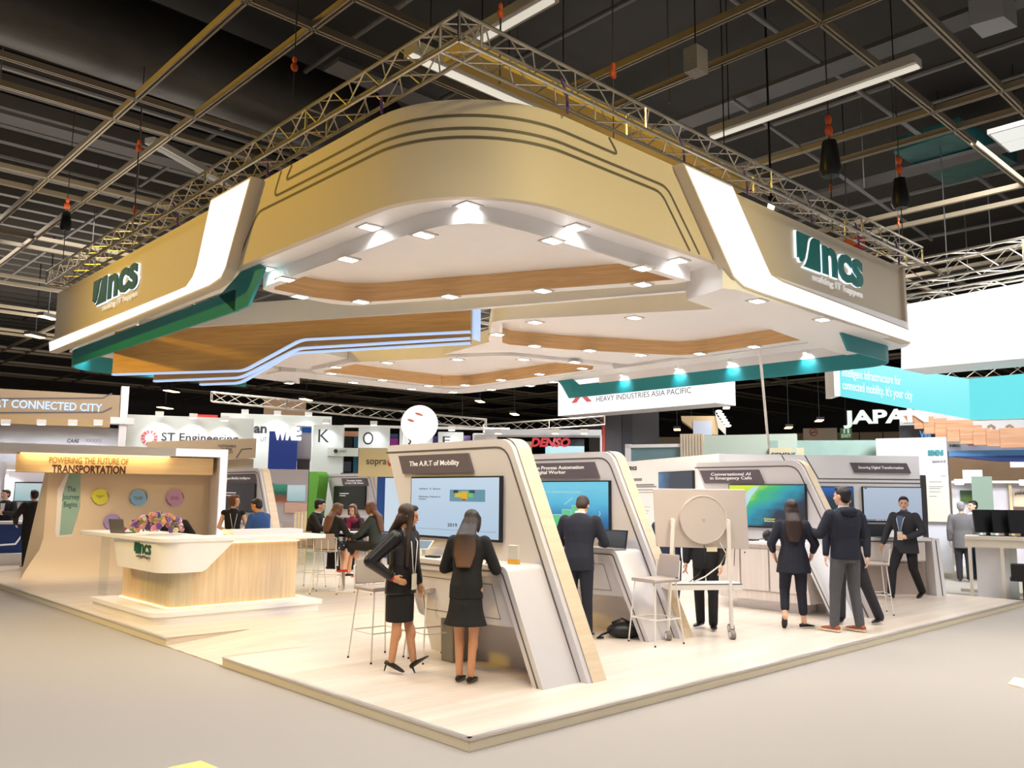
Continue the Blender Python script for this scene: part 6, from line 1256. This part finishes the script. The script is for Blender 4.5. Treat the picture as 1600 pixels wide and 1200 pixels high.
# behind the desk
q = facing(366, 17.2).o; person('woman in sleeveless black top with white lanyard behind the reception desk', q.x, q.y, z0, 250, 1.70, True, SKIN1, ('tied', HAIRBR), dict(m=BLKC, len=.86, loose=.01, sleeve='none', kind='top'), ('trousers', BLKC), ('oxford', LSH), P=dict(hyaw=55, EL=(-.26, .0, 1.12), WL=(-.1, .24, 1.04), ER=(.25, .02, 1.12), WR=(.1, .25, 1.04)), vox=.015, extra=lanyard(.125, 1.02))
q = facing(412, 15.6).o; person('man in bright blue polo shirt seen from behind past the reception desk', q.x, q.y, z0, 110, 1.66, False, SKIN2, ('short', HAIRB), dict(m=BLUSH, len=.86, loose=.03, sleeve='short', kind='polo_shirt'), ('trousers', NAVY), ('oxford', LSH), P=dict(lean=10, hpitch=8, hyaw=10, EL=(-.27, .12, 1.12), WL=(-.2, .34, 1.1), ER=(.27, .12, 1.12), WR=(.2, .34, 1.1)), vox=.015)
person('receptionist in black bending low behind the flowers', 1.62, 9.5, z0, 228, 1.66, True, SKIN1, ('short', HAIRD), dict(m=BLKC, len=.86, loose=.03), ('trousers', BLKC), ('oxford', LSH), P=dict(lean=40, hpitch=55, pelvis=(0, -.12, .93)), vox=.016)
q = facing(10, 24.9).o; person('man in black suit and tie behind the dark blue counter at far left', q.x, q.y, .1, 235, 1.76, False, SKIN1, ('short', HAIRB), dict(m=BLKC, len=.78, loose=.03, shirt=WSH, front=True), ('trousers', BLKC), ('oxford', LSH), P=dict(hyaw=-25, EL=(-.27, .08, 1.14), WL=(-.05, .26, 1.18), ER=(.27, .08, 1.14), WR=(.06, .26, 1.2)), vox=.018)
q = facing(54, 22.6).o; person('person in long black coat standing by the dark blue counter', q.x, q.y, .1, 100, 1.76, False, SKIN1, ('short', HAIRB), dict(m=BLKC, len=.6, loose=.05), ('trousers', BLKC), ('oxford', mat('shoe_tan', (150, 96, 70), .5)), P=dict(EL=(-.36, .0, 1.14), WL=(-.26, .2, .98)), vox=.018)
q = facing(1500, 22).o; person('grey haired man in grey jacket beside the tall white exhibition wall', q.x, q.y, 0, 20, 1.78, False, SKIN1, ('short', mat('hair_grey', (150, 150, 152), .6)), dict(m=GREYJ, len=.72, loose=.04), ('trousers', CHAR), ('oxford', LSH), vox=.018)
q = facing(1519, 22.6).o; person('man in pale blue shirt talking next to the grey jacket man', q.x, q.y, 0, 150, 1.80, False, SKIN1, ('short', HAIRB), dict(m=WSH, len=.86, loose=.03, kind='shirt'), ('trousers', JEAN), ('oxford', LSH), P=dict(EL=(-.26, .1, 1.12), WL=(-.16, .34, 1.1), ER=(.28, .12, 1.12), WR=(.2, .36, 1.08)), vox=.018)
